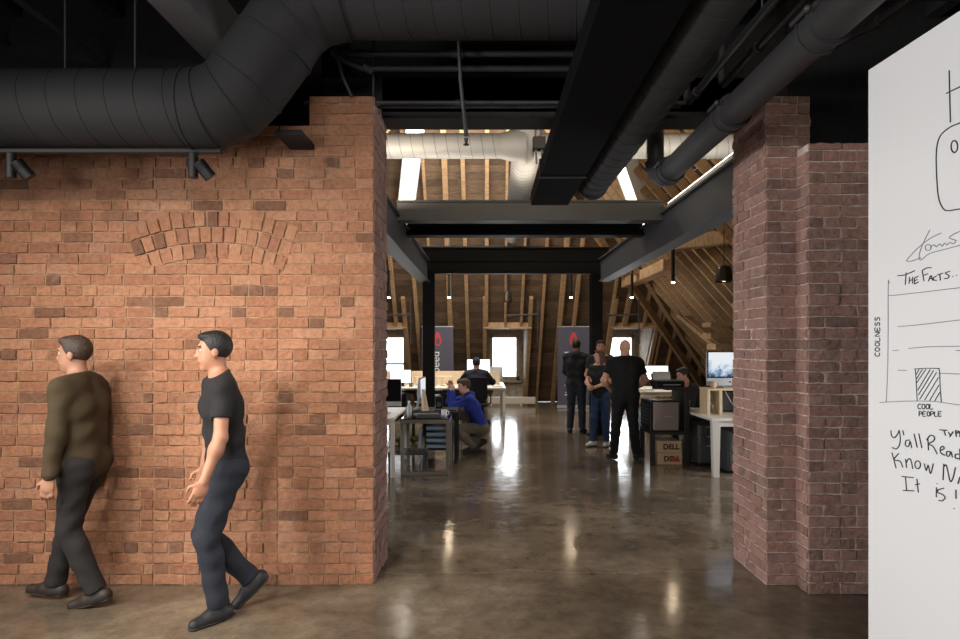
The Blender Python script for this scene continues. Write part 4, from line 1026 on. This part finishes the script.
# clutter on the glass table
r = thing('laptop', 'closed black laptop on a tray on the glass table', 'laptop', (-.76, 8.45, .716), .2); part('base', 'blk', r, [(-.17, .17, -.12, .12, 0, .018)]); part('lid', 'dgrey', r, [(-.17, .17, -.12, .12, .018, .028)])
r = thing('parts_tray', 'flat dark tray of tools at the front of the glass table', 'tray', (-.72, 8.22, .716), 0); part('tray_base', 'blk2', r, [(-.14, .16, -.07, .07, 0, .01)]); part('rim', 'dgrey', r, [(-.14, .16, -.075, -.065, 0, .035), (-.14, .16, .065, .075, 0, .035), (-.15, -.14, -.075, .075, 0, .035), (.16, .17, -.075, .075, 0, .035)], .002)
def mug(label, loc, m='white'):
    r = thing('mug', label, 'mug', loc); mb = MB(); mb.lathe((0, 0, 0), [(.03, 0), (.036, .004), (.038, .09), (.034, .09), (.032, .01)], 20); mb.build('cup', M[m], r)
    mb = MB(); mb.tube([(.036, 0, .02), (.06, 0, .03), (.064, 0, .055), (.055, 0, .072), (.037, 0, .076)], .006, 8); mb.build('handle', M[m], r)
mug('white mug on the right end of the glass table', (-.52, 8.35, .716))
r = thing('plastic_bottle', 'clear bottle standing at the left of the glass table', 'bottle', (-.97, 8.3, .716)); mb = MB(); mb.lathe((0, 0, 0), [(.03, 0), (.033, .01), (.033, .13), (.014, .17), (.014, .19)], 18); mb.build('bottle_body', M['clear'], r); mb = MB(); mb.lathe((0, 0, .19), [(.016, 0), (.016, .018)], 14); mb.build('cap', M['white'], r)
monitor('white all-in-one computer seen edge-on in front of the left column', (-.9, 9.28, .721), 0.5, .36, 1.52, 'scrp', 'alu', .1, .06, name='desktop_computer')
r = thing('paper_cone', 'beige paper roll standing on the black work table', 'roll', (-.83, 9.05, .721)); mb = MB(); mb.tube([(0, 0, 0), (-.03, 0, .3)], [.05, .025], 16); mb.build('roll', M['ply'], r)
keyboard('black keyboard on the black work table', (-.55, 9.06, .721), .1, 'blk', .3)
r = thing('desk_speaker', 'small dark speaker on the black work table beside the column', 'speaker', (-.66, 9.42, .721)); part('cabinet', 'blk', r, [(-.05, .05, -.06, .06, 0, .17)]); mb = MB(); mb.tube([(0, -.061, .06), (0, -.067, .06)], .035, 16); mb.build('cone', M['dgrey'], r)
# under the glass table
r = thing('letter_tray_stack', 'stack of pale letter trays on a low stand under the tables', 'tray stack', (-.64, 9.14, 0))
part('stand', 'blk', r, [(-.2, .2, -.14, .14, .17, .19), (-.19, -.17, -.13, .13, 0, .17), (.17, .19, -.13, .13, 0, .17)], .002)
part('frame', 'blk', r, [(-.19, -.175, -.14, .14, .19, .63), (.175, .19, -.14, .14, .19, .63)], .002)
for k in range(5): tr_ = part('tray', 'lblue', r, [(-.172, .172, -.145, .14, .2+k*.085, .255+k*.085)], .004); part('lip', 'blk', tr_, [(-.172, .172, -.15, -.143, .25+k*.085, .262+k*.085)], .001)
r = thing('low_shelf', 'low grey shelf under the glass table', 'shelf', (-1.02, 8.46, 0)); part('shelf_board', 'dgrey', r, [(-.22, .27, -.24, .22, .235, .255)])
for a in (-.2, .25):
    for b in (-.22, .2): part('leg', 'dgrey', r, [(a-.012, a+.012, b-.012, b+.012, 0, .235)], .002)
def leafy(label, loc, n, sp, hh):
    r = thing('leafy_plant', label, 'plant', loc, 0, None); mb = MB(); mb.lathe((0, 0, 0), [(.04, 0), (.055, .07), (.05, .07), (.046, .055)], 16); mb.build('pot', M['pot'], r)
    mb = MB()
    for k in range(n):
        a = rnd.uniform(0, 2*PI); t = rnd.uniform(.3, 1); p0 = V((0, 0, .06)); p2 = V((math.cos(a)*sp*t, math.sin(a)*sp*t, hh*rnd.uniform(.6, 1))); p1 = (p0+p2)/2+V((0, 0, .04)); sd = V((-math.sin(a), math.cos(a), 0))*.018
        mb.add([p0, p1-sd, p1+sd, p2, p1+V((0, 0, .004))], [(0, 1, 4), (0, 4, 2), (1, 3, 4), (4, 3, 2)], 0, True)
    mb.build('foliage', M['plant'], r)
leafy('small green plant in a brown pot at the left of the low shelf', (-1.12, 8.42, .256), 40, .1, .2)
leafy('small green plant in a brown pot at the right of the low shelf', (-.92, 8.42, .256), 40, .1, .2)
r = thing('drawing_board', 'white board leaning on the low shelf under the glass table', 'board', (-.9, 8.92, 0)); mb = MB(); mb.bar((0, -.02, 0.0), (0.02, .0, .5), .012, .3, up=(0, 1, 0)); mb.build('panel', M['lblue'], r)

# ---- rear bench
r = thing('desk', 'long white bench desk with a white end leg at the back of the attic', 'desk', (-1.8, 14.8, 0))
part('tabletop', 'dwhite', r, [(-3.0, 2.27, -1.05, 1.0, .7, .735)])
for x in (-2.95, -1.2, .5, 2.2):
    for y in (-1.03, .93): part('leg', 'dleg', r, [(x, x+.06, y, y+.06, 0, .7)], .003)
part('cable_tray', 'dgrey', r, [(-2.8, 2.0, -.1, .1, .52, .6)], .01)
r = thing('desk_divider', 'beige fabric desk divider along the middle of the rear bench', 'divider', (-1.8, 14.85, .736))
part('panel', 'beige', r, [(-3.0, -.62, -.02, .02, 0, .31), (-.6, 2.17, -.02, .02, 0, .31)], .006); part('post', 'alu', r, [(-.625, -.595, -.022, .022, 0, .315)], .002)
monitor('bright monitor on the rear bench in front of the seated man in the cap', (fpt(478.5, 0, 14.3)[0], 14.35, .736), .53, .32, 0, 'scr', 'blk', .28)
monitor('bright monitor on the rear bench beside the left brick pier', (fpt(400.5, 0, 14.2)[0], 14.2, .736), .48, .3, 0, 'scr', 'blk', .07)
monitor('white all-in-one computer with its back turned at the right end of the rear bench', (.22, 15.15, .736), .45, .3, PI-.25, 'scrp', 'alu', .1, .05, name='desktop_computer')
r = thing('desk_shelf', 'small white desktop shelf on the rear bench behind the crouching man', 'shelf', (-.9, 14.3, .736))
part('shelf_board', 'ply', r, [(-.2, .2, -.12, .12, .2, .22)])
for x in (-.18, -.05, .18): part('side_panel', 'dwhite', r, [(x-.01, x+.01, -.11, .11, 0, .2)], .002)
keyboard('white keyboard in front of the seated man in the cap', (-.16, 13.98, .736))
r = thing('paper_stack', 'stack of white paper near the end of the rear bench', 'paper', (.28, 14.05, .736), .2); part('sheets', 'paper', r, [(-.1, .1, -.15, .15, 0, .03)], .001)
mug('dark mug on the rear bench left of the column', (-1.6, 14.0, .736), 'dgrey')
r = thing('desk_lamp', 'small cream desk lamp on the rear bench left of the column', 'lamp', (-1.5, 14.3, .736)); mb = MB(); mb.lathe((0, 0, 0), [(.05, 0), (.05, .015), (.008, .02), (.008, .12)], 16); mb.build('base', M['dwhite'], r); mb = MB(); mb.lathe((0, 0, .1), [(.07, 0), (.05, .11)], 18); mb.build('lamp_shade', M['ply'], r)
office_chair('black mesh office chair under the man in the cap', (-.16, 13.2, 0), 0)
for i, (x, l_) in enumerate(((-1.9, 'black drawer pedestal under the rear bench, left of the column'), (-.75, 'black drawer pedestal under the rear bench, behind the crouching man'))):
    r = thing('drawer_pedestal', l_, 'drawers', (x, 14.3, 0)); part('carcass', 'dgrey', r, [(-.2, .2, -.25, .25, .03, .58)])
    for k in range(3): d_ = part('drawer', 'blk', r, [(-.19, .19, -.265, -.25, .05+k*.175, .215+k*.175)]); part('handle', 'alu', d_, [(-.06, .06, -.278, -.265, .17+k*.175, .18+k*.175)], .002)

# ---- banners
def banner(label, x, Y, w=.85, hgt=2.12, tx=-.04):
    r = thing('rollup_banner', label, 'banner', (x, Y, 0), 0, None)
    part('base', 'alu', r, [(-w/2, w/2, -.09, .09, 0, .07)], .01)
    mb = MB(); mb.bx(-w/2+.01, w/2-.01, -.004, 0, .07, hgt); mb.build('fabric', M['banner'], r)
    part('top_rail', 'alu', r, [(-w/2, w/2, -.012, .01, hgt, hgt+.025)], .003)
    mb = MB(); mb.tube([(0, .03, .07), (0, .015, hgt)], .01, 8); mb.build('pole', M['alu'], r)
    # flame emblem: an outer drop with an inner drop left open
    def drop(cx, cz, s, n=28):
        return [(cx+s*math.sin(2*PI*k/n)*(1 if k <= n/2 else 1)*.62*(1-.0), cz-s*math.cos(2*PI*k/n)*.8+(s*.55*max(0, -math.cos(2*PI*k/n))**3)) for k in range(n)]
    mb = MB(); ez = hgt-.36; cx = .0
    o_, i_ = drop(cx, ez, .17), drop(cx+.012, ez-.03, .085); n = len(o_)
    vs = [(p[0], -.0065, p[1]) for p in o_]+[(p[0], -.0065, p[1]) for p in i_]+[(p[0], -.004, p[1]) for p in o_]+[(p[0], -.004, p[1]) for p in i_]
    fs = [(k, (k+1) % n, n+(k+1) % n, n+k) for k in range(n)]+[(2*n+k, 2*n+(k+1) % n, (k+1) % n, k) for k in range(n)]+[(n+k, n+(k+1) % n, 3*n+(k+1) % n, 3*n+k) for k in range(n)]
    mb.add(vs, fs); mb.build('flame_emblem', M['red'], r)
    text('lettering', 'lightspeed', .29, M['white'], r, (tx, -.0065, hgt-1.22), (PI/2, -PI/2, 0), .001)
banner('tall slate grey roll-up banner with a red flame, partly behind the left column', fpt(437.5, 0, 16.75)[0], 16.75, .84)
banner('tall slate grey roll-up banner with a red flame beside the right column', fpt(573.5, 0, 16.75)[0], 16.75, .86, tx=-.12)

# ---- right side
r = thing('equipment_rack', 'black wooden equipment stand with an upper shelf between the bald man and the white desk', 'stand', (2.55, 9.08, 0))
part('tabletop', 'blk2', r, [(-.27, .27, -.32, .32, .42, .465)])
for a in (-.235, .235):
    for b in (-.285, .285): part('leg', 'blk2', r, [(a-.03, a+.03, b-.03, b+.03, 0, .42)], .003)
part('side_panel', 'blk2', r, [(.2, .27, -.3, .3, .465, 1.03)]); part('upper_shelf', 'blk2', r, [(-.06, .27, -.3, .3, 1.03, 1.07)])
r = thing('computer_case', 'large computer case with a taupe front panel on the black stand', 'computer case', (2.52, 9.06, .466))
part('body', 'blk', r, [(-.235, .16, -.27, .27, .0, .41)], .006)
mb = MB(); mb.bx(-.2, .15, -.295, -.268, .012, .4); f_ = mb.build('front_panel', M['lgrey'], r, bevel=.012, segs=2)
mb = MB()
for k in range(5): mb.bx(-.045+k*.024, -.03+k*.024, -.2965, -.295, .2, .206)
mb.build('badge', M['alu'], f_)
mb = MB()
for k in range(6): mb.bx(-.2365, -.234, -.2, .2, .08+k*.05, .1+k*.05)
mb.build('side_vents', M['dgrey'], r)
r = thing('paper_stack', 'loose papers lying on the large computer case', 'paper', (2.5, 9.05, .877), .3); part('sheets', 'paper', r, [(-.13, .13, -.1, .1, 0, .012)], .001); 
r = thing('envelope', 'brown envelope on the loose papers on the computer case', 'envelope', (2.52, 9.0, .89), -.2); part('flap', 'card', r, [(-.12, .12, -.09, .09, 0, .012)], .001)
r = thing('printer', 'black inkjet printer with a raised paper tray on the upper shelf of the black stand', 'printer', (2.59, 9.05, 1.071))
part('body', 'blk', r, [(-.2, .2, -.16, .16, .0, .07)], .012); part('scanner_lid', 'dgrey', r, [(-.2, .2, -.16, .16, .07, .085)], .005)
def tilted(nm, x0, x1, z1, m, off):
    mb = MB(); mb.add([(x0, .1+off, .086), (x1, .1+off, .086), (x1, .15+off, z1), (x0, .15+off, z1), (x0, .106+off, .086), (x1, .106+off, .086), (x1, .156+off, z1), (x0, .156+off, z1)], [(0, 1, 2, 3), (7, 6, 5, 4), (0, 4, 5, 1), (1, 5, 6, 2), (2, 6, 7, 3), (3, 7, 4, 0)]); mb.build(nm, M[m], r)
tilted('paper_tray', -.19, .1, .17, 'dgrey', .01); tilted('paper', -.17, .08, .2, 'paper', 0)
part('output_slot', 'alu', r, [(-.1, .14, -.165, -.158, .02, .03)], .001)
for k, (z, dx, l_) in enumerate(((0.0, .0, 'cardboard computer box under the black stand, lower of the two'), (.165, -.01, 'cardboard computer box under the black stand, upper of the two'))):
    r = thing('cardboard_box', l_, 'box', (2.56+dx, 8.98, z+.001), 0, 'cardboard boxes under the black stand')
    part('carton', 'card', r, [(-.17, .17, -.16, .2, 0, .16)], .003); part('tape', 'ply', r, [(-.025, .025, -.161, .2, .159, .1615)], .0005)
    text('printed_name', 'DELL', .1, M['cardd'], r, (.03, -.1615, .078), (PI/2, 0, 0), .0006, bold=.004)
    if k == 0:
        mb = MB(); mb.bx(.0, .13, -.1625, -.1605, .055, .1); mb.build('red_label', M['red'], r)
r = desk('white desk with a tapered leg beside the right brick pier', 2.83, 4.4, 7.95, 9.35, .735, [(-1, -1), (-1, 1), (1, -1), (1, 1)], lw=.075, taper=.03, th=.035)
r = thing('desk_riser', 'plywood monitor riser standing on the desk beside the right pier', 'riser', (3.15, 8.55, .736))
part('shelf_board', 'ply', r, [(-.22, .6, -.16, .16, .315, .345)])
for x in (-.2, -.04, .58): part('upright', 'ply', r, [(x-.02, x+.02, -.15, .15, 0, .315)], .003)
monitor('large all-in-one computer showing a city picture on the plywood riser', (3.26, 8.5, 1.082), .62, .46, .05, 'scrp', 'alu', .03, .1, name='desktop_computer', bez=.02)
mug('small pinkish cup on the plywood riser', (3.02, 8.43, 1.082), 'card')
r = thing('desk_console', 'black box under the plywood riser on the white desk', 'box', (3.28, 8.78, .736)); part('case', 'blk', r, [(-.26, .3, -.02, .02, 0, .29)]); part('front_panel', 'dgrey', r, [(-.24, .28, -.025, -.02, .02, .27)], .002)
def cord(label, pts, m='wcable', r_=.005):
    o = V(pts[0]); cu = [];  P = [V(p) for p in pts]
    for i in range(len(P)-1):
        p0, p1, p2, p3 = P[max(i-1, 0)], P[i], P[i+1], P[min(i+2, len(P)-1)]
        for k in range(6):
            t = k/6; cu.append(.5*((2*p1)+(p2-p0)*t+(2*p0-5*p1+4*p2-p3)*t*t+(3*p1-p0-3*p2+p3)*t**3))
    cu.append(P[-1]); mb = MB(); mb.tube([c-o for c in cu], r_, 8); b = mb.build('power_cable', M[m], loc=o); tag(b, label, 'cable')
cord('white cable looping under the plywood riser', [(3.2, 8.5, 1.04), (3.26, 8.44, .9), (3.36, 8.46, .79), (3.46, 8.5, .82), (3.52, 8.52, 1.03)])
cord('white cable hanging off the left of the plywood riser', [(2.99, 8.6, 1.03), (2.99, 8.52, .92), (3.02, 8.44, .84), (3.05, 8.5, .745)])
cord('black cable hanging under the white desk by the right pier', [(2.93, 8.55, .69), (2.94, 8.58, .5), (3.0, 8.62, .36), (3.04, 8.66, .69)], 'cable')
for (x, y, l_) in ((3.3, 8.45, 'grey metal drawer unit under the white desk, next to the right pier'), (3.1, 9.0, 'grey metal drawer unit under the white desk, behind the tapered leg')):
    r = thing('drawer_unit', l_, 'drawers', (x, y, 0), 0, 'drawer units under the white desk'); part('carcass', 'dgrey', r, [(-.17, .19, -.24, .24, .03, .55)])
    z = .05
    for hh in (.24, .11, .11):
        d_ = part('drawer', 'dgrey', r, [(-.15, .18, -.262, -.24, z, z+hh)], .006); part('handle', 'alu', d_, [(-.06, .08, -.272, -.262, z+hh-.025, z+hh-.012)], .002); z += hh+.018
    for a in (-.14, .16):
        for b in (-.2, .2):
            mb = MB(); mb.tube([(a-.01, b, .016), (a+.01, b, .016)], .016, 10); mb.build('caster', M['blk'], r)
r = thing('wall_box', 'pale printed card standing at the back edge of the white desk', 'card', (2.9, 9.2, .736)); part('card', 'ply', r, [(-.06, .06, -.01, .01, 0, .12)], .001)
office_chair('black office chair under the leaning man', (3.5, 9.92, 0), PI/2)
# desk further back with a bright monitor
desk('white desk in the rear right corner, behind the bald man', 2.85, 4.6, 12.6, 14.2, .735, [(-1, -1), (1, -1), (-1, 1), (1, 1)], lw=.06)
monitor('bright monitor on the rear right desk, beside the printer', (fpt(656.5, 0, 13.3)[0], 13.3, .736), .49, .3, 0, 'scr', 'blk', .19)
r = thing('paper_stack', 'stack of white paper at the front of the rear right desk', 'paper', (3.15, 12.85, .736), .1); part('sheets', 'paper', r, [(-.2, .2, -.16, .16, 0, .04)], .001)
r = thing('waste_bin', 'pale blue plastic bin under the rear right desk', 'bin', (3.1, 13.0, 0)); mb = MB(); mb.lathe((0, 0, 0), [(.13, 0), (.17, .34), (.162, .34), (.125, .02)], 22); mb.build('bin_body', M['lblue'], r)

# ---------------------------------------------------------------- whiteboard with handwriting
WD = V((.059, -1, 0)).normalized(); WN = V((-1, -.059, 0)).normalized(); W0 = V((1.74, 2.9, 0))
wbd = thing('whiteboard', 'tall white dry-erase board with handwriting at the right edge', 'whiteboard', W0)
Lb = 2.2; T = .045
def bpoint(s, z, e): return WD*s+Z_*z+WN*e
def slab(name, s0, s1, z0, z1, e0, e1, m, bevel=.003):
    mb = MB(); A = [bpoint(s, z, e) for s in (s0, s1) for z in (z0, z1) for e in (e0, e1)]
    mb.add(A, [(0, 1, 3, 2), (4, 6, 7, 5), (0, 4, 5, 1), (2, 3, 7, 6), (0, 2, 6, 4), (1, 5, 7, 3)]); return mb.build(name, M[m], wbd, bevel=bevel)
slab('writing_panel', .0, Lb, .12, 2.896, -T, 0, 'bwhite'); slab('back_panel', .03, Lb-.03, .15, 2.86, -T-.01, -T, 'bedge')
for s in (.15, Lb-.25): slab('foot', s, s+.08, 0, .12, -.3, .22, 'bedge')
def unproj(u, v):
    a, c_ = (u-484)/640, (345-v)/640; Y = 1.911/(a+.059)
    return V((a*Y, Y, 1.65+c_*Y))-W0+WN*.0015
def strokes(name, lst, m, r_=.0028, sc=1, ox=0, oy=0):
    mb = MB()
    for st in lst:
        P = [unproj(ox+x/sc, oy+y/sc) for x, y in st]
        if len(P) == 1: mb.ball(tuple(P[0]), (.004, .004, .004), 8); continue
        if len(P) > 2:
            Q = []
            for i in range(len(P)-1):
                p0, p1, p2, p3 = P[max(i-1, 0)], P[i], P[i+1], P[min(i+2, len(P)-1)]
                for k in range(4): t = k/4; Q.append(.5*((2*p1)+(p2-p0)*t+(2*p0-5*p1+4*p2-p3)*t*t+(3*p1-p0-3*p2+p3)*t**3))
            P = Q+[P[-1]]
        mb.tube(P, r_, 6)
    return mb.build(name, M[m], wbd)
def circ(x, y, rx, ry, n=10): return [(x+rx*math.sin(2*PI*k/n), y-ry*math.cos(2*PI*k/n)) for k in range(n+1)]
strokes('handwriting', [[(198, 42), (203, 250)], [(186, 134), (240, 108), (325, 72)], [(322, 0), (328, 215)], [(330, 218), (240, 252), (200, 270), (165, 300), (150, 340), (146, 400), (150, 500), (158, 560), (175, 595), (195, 603), (240, 596), (330, 588)], circ(219, 346, 13, 24)], 'ink', .0025, 4, 900, 60)
strokes('faded_scribble', [[(400, 80), (365, 150), (330, 230), (315, 290), (322, 318), (345, 310), (400, 268), (520, 235), (660, 197)], [(490, 105), (400, 150), (300, 230), (225, 310), (220, 330), (260, 328), (330, 300)], circ(388, 220, 24, 24), [(405, 225), (420, 205), (440, 200), (455, 215), (480, 190), (500, 210), (520, 185), (540, 200), (560, 180), (590, 190), (610, 165), (570, 150), (560, 135), (600, 110), (655, 85)]], 'inkg', .0016, 8, 880, 220)
strokes('handwriting', [[(145, 445), (200, 440), (280, 405)], [(212, 420), (205, 520)], [(240, 455), (235, 510)], [(238, 488), (262, 475)], [(265, 455), (262, 510)], [(278, 465), (278, 512)], [(278, 512), (310, 495)], [(278, 488), (302, 475)], [(278, 465), (308, 450)], [(340, 405), (355, 490)], [(340, 405), (375, 385), (412, 382)], [(348, 445), (385, 430)], [(390, 490), (410, 445), (425, 485)], [(398, 472), (420, 465)], [(455, 448), (434, 460), (434, 480), (455, 482)], [(462, 440), (505, 425)], [(482, 435), (486, 485)], [(560, 412), (525, 425), (555, 445), (545, 465), (516, 468)], [(585, 450), (587, 452)], [(615, 442), (617, 444)]], 'ink', .0022, 8, 880, 220)
strokes('graph_lines', [[(195, 28), (188, 45), (186, 639), (172, 975)], [(190, 124), (280, 118), (759, 62)], [(265, 372), (400, 362), (759, 320)], [(225, 566), (270, 560)], [(350, 548), (500, 535), (759, 530)], [(730, 563), (790, 568)], [(120, 980), (280, 970), (420, 968), (540, 970), (610, 978), (759, 1000)], [(265, 722), (335, 724)], [(605, 746), (759, 752)]], 'inkg', .0016, 8, 865, 280)
strokes('bar_drawing', [[(405, 150), (412, 250), (420, 408)], [(395, 152), (500, 146), (580, 148), (597, 160), (605, 300), (613, 415)]]+[[a, b] for a, b in (((410, 200), (435, 155)), ((413, 265), (490, 155)), ((425, 320), (525, 155)), ((430, 360), (550, 165)), ((440, 395), (575, 180)), ((480, 400), (590, 220)), ((520, 405), (595, 280)), ((560, 408), (600, 340)), ((415, 230), (462, 155)))], 'ink', .0018, 8, 865, 350)
def letters(word, x, y, w, hgt, adv, vert=False):
    G = {'C': [[(1, .1), (.5, 0), (.05, .4), (.3, .95), (1, .9)]], 'O': [circ(.5, .5, .45, .48)], 'L': [[(0, 0), (0, 1), (.9, .95)]], 'N': [[(0, 1), (0, 0), (.9, 1), (.9, 0)]],
         'E': [[(.9, .05), (0, 0), (0, 1), (.9, .95)], [(0, .5), (.7, .5)]], 'S': [[(.9, .1), (.3, 0), (.1, .3), (.8, .6), (.7, .95), (0, .95)]], 'P': [[(0, 1), (0, 0), (.8, .1), (.8, .45), (0, .55)]]}
    out = []
    for i, ch in enumerate(word):
        for st in G[ch]:
            out.append([(x+i*adv+p*w, y+q*hgt) if not vert else (x+q*hgt, y-i*adv-p*w) for p, q in st])
    return out
strokes('handwriting', letters('COOLNESS', 82, 612, 30, 38, 41, True), 'ink', .0022, 8, 865, 280)
strokes('handwriting', letters('COOL', 424, 432, 26, 40, 33), 'ink', .002, 8, 865, 350)
strokes('handwriting', letters('PEOPLE', 436, 492, 24, 38, 31), 'ink', .002, 8, 865, 350)
strokes('handwriting', [[(72, 98), (75, 130), (95, 145), (115, 120), (125, 98)], [(125, 98), (132, 150), (125, 195), (105, 217), (80, 207)], [(147, 98), (155, 130)], [(192, 160), (168, 165), (166, 195), (185, 200), (195, 168), (205, 212)], [(220, 120), (240, 208)], [(250, 118), (270, 212)], [(308, 150), (312, 225)], [(300, 160), (325, 130), (350, 140), (345, 165), (312, 185), (340, 200), (368, 250)],
    [(385, 228), (412, 215), (403, 200), (388, 212), (392, 242), (417, 258)], [(452, 235), (430, 235), (430, 260), (445, 262), (455, 235), (466, 272)], [(505, 250), (485, 253), (485, 275), (508, 278)], [(512, 215), (514, 288)],
    ], 'ink', .0025, 6.39, 880, 415)
strokes('handwriting', [[(78, 240), (105, 340)], [(122, 245), (92, 285), (130, 295), (148, 335)], [(165, 280), (172, 338)], [(168, 310), (185, 280), (200, 290), (212, 345)], circ(243, 318, 18, 25), [(285, 310), (298, 355), (310, 320), (325, 375), (343, 310)], [(410, 312), (405, 415)], [(412, 330), (425, 320), (437, 365), (452, 425), (470, 400), (484, 335)], [(500, 440), (514, 395)],
    ], 'ink', .0025, 6.39, 880, 415)
strokes('handwriting', [[(385, 95), (430, 98)], [(410, 97), (422, 132)], [(440, 110), (450, 128)], [(470, 106), (448, 140)], [(485, 100), (490, 140)], [(485, 100), (507, 106), (488, 120)], [(512, 104), (514, 142)],
    ], 'ink', .0025, 6.39, 880, 415)
strokes('handwriting', [[(142, 393), (215, 400)], [(165, 397), (172, 483)], [(150, 482), (220, 485)], [(238, 408), (247, 495)], [(228, 445), (255, 440)], [(363, 462), (362, 525)], [(366, 438), (368, 440)], [(410, 468), (375, 478), (372, 495), (405, 510), (418, 530), (400, 548), (378, 545)], [(487, 478), (488, 535)], [(474, 596), (476, 598)]], 'ink', .0025, 6.39, 880, 415)

# ---------------------------------------------------------------- light: daylight, lamps of the near room
w = bpy.data.worlds.new('World'); SC.world = w; w.use_nodes = True
w.node_tree.nodes['Background'].inputs[0].default_value = (.86, .93, 1, 1); w.node_tree.nodes['Background'].inputs[1].default_value = 3.5
# track lamps of the near room (out of frame, overhead)
def track_lamp(loc, tgt, p, ang, col=(1, .92, .82), r=.06): spot('track_lamp', loc, tgt, p, ang, .9, col, r)
track_lamp((-4.2, 1.2, 3.55), (-3.0, 4.2, .75), WALL_POW, 1.25, r=.14)
track_lamp((-2.7, 1.4, 3.55), (-2.2, 4.2, .75), WALL_POW, 1.25, r=.14)
track_lamp((-1.3, 1.4, 3.55), (-1.1, 4.2, .75), WALL_POW*.8, 1.2, r=.14)
track_lamp((-3.4, 1.3, 3.55), (-2.4, 3.7, 0), WALL_POW*.55, 1.3, r=.14)
track_lamp((-1.6, 1.3, 3.55), (-1.0, 3.7, 0), WALL_POW*.45, 1.2, r=.14)
area('ceiling_lamp', (.6, -1.6, 3.6), (.4, 3.0, 0), 1.8, 1.0, ROOM_POW, (1, .92, .84))
area('window_daylight', (-2.6, -2.6, 1.9), (1.8, 2.2, 1.3), 2.4, 1.6, ROOM_POW, (.95, .97, 1))  # soft fill added behind the camera; the wall there has no opening
area('board_fill', (-4.9, 1.1, 2.0), (1.6, 3.2, 1.3), .9, .9, KEY_POW, (1, .97, .94), 1.5)  # fill added from the left to brighten the whiteboard
# lamp added over the bench to brighten the rear roof, housing included
for x, y, z, L_, pw, lb in ((-.2, 12.6, 3.42, 2.6, 75, 'long black fill lamp added over the rear bench, hidden behind the column cross beam'),):
    r = thing('fill_lamp', lb, 'lamp', (x, y, z)); part('housing', 'steelb', r, [(-L_/2, L_/2, -.06, .0, -.16, .17)], .005)
    for e in (-1, 1): mb = MB(); mb.tube([(e*L_*.4, -.03, .16), (e*L_*.4, -.03, 2.4)], .006, 8); mb.build('cable', M['cable'], r)
    area('rear_fill', (x, y+.02, z), (x+.4, 17.5, z-1.0), L_-.1, .3, pw, (1, .93, .84))
# added glowing panels at the attic sides, unseen, to brighten the pier reveals
for i, (sx_, fx, pw, tg) in enumerate(((1, xr, SIDE_POW*1.25, (-.8, 5.6, .8)), (-1, xl, SIDE_POW*1.5, (2.0, 5.6, .8)))):
    n_ = V((-sx_, 0, -.9)).normalized(); c0 = V((fx(1.75), 6.9, 1.75)); up = n_.cross(Y_).normalized()
    mb = MB()
    for (a_, b_) in (((-.6, -.55), (.6, -.55)), ((-.6, .55), (.6, .55)), ((-.6, -.55), (-.6, .55)), ((.6, -.55), (.6, .55))):
        mb.bar(c0+Y_*a_[0]+up*a_[1]+n_*.12, c0+Y_*b_[0]+up*b_[1]+n_*.12, .09, .3, up=n_)
    wi = struct(mb.build('window_%d' % (6+i), M['wframe']), 'added glowing fill panel in the attic behind the %s brick pier' % ('right', 'left')[i])
    mb = MB(); mb.bar(c0-Y_*.58+n_*.2, c0+Y_*.58+n_*.2, 1.04, .01, up=n_); mb.build('window_pane', M['glowpane'], wi)
    area('reveal_fill', c0+n_*.28, tg, 1.0, .9, pw, (.94, .96, 1), 2.4)
area('attic_fill', (.6, 12.3, 6.5), (.6, 15.5, 0), 4.5, 1.2, ATTIC_POW, (1, .95, .88))  # soft fill added under the attic top; no roof opening there
SC.view_settings.view_transform = 'Standard'; SC.view_settings.look = 'None'; SC.view_settings.exposure = 0; SC.view_settings.gamma = 1; SC.view_settings.use_curve_mapping = False
SC.cycles.use_denoising = True
SC.cycles.max_bounces = 6; SC.cycles.diffuse_bounces = 4; SC.cycles.sample_clamp_indirect = 6
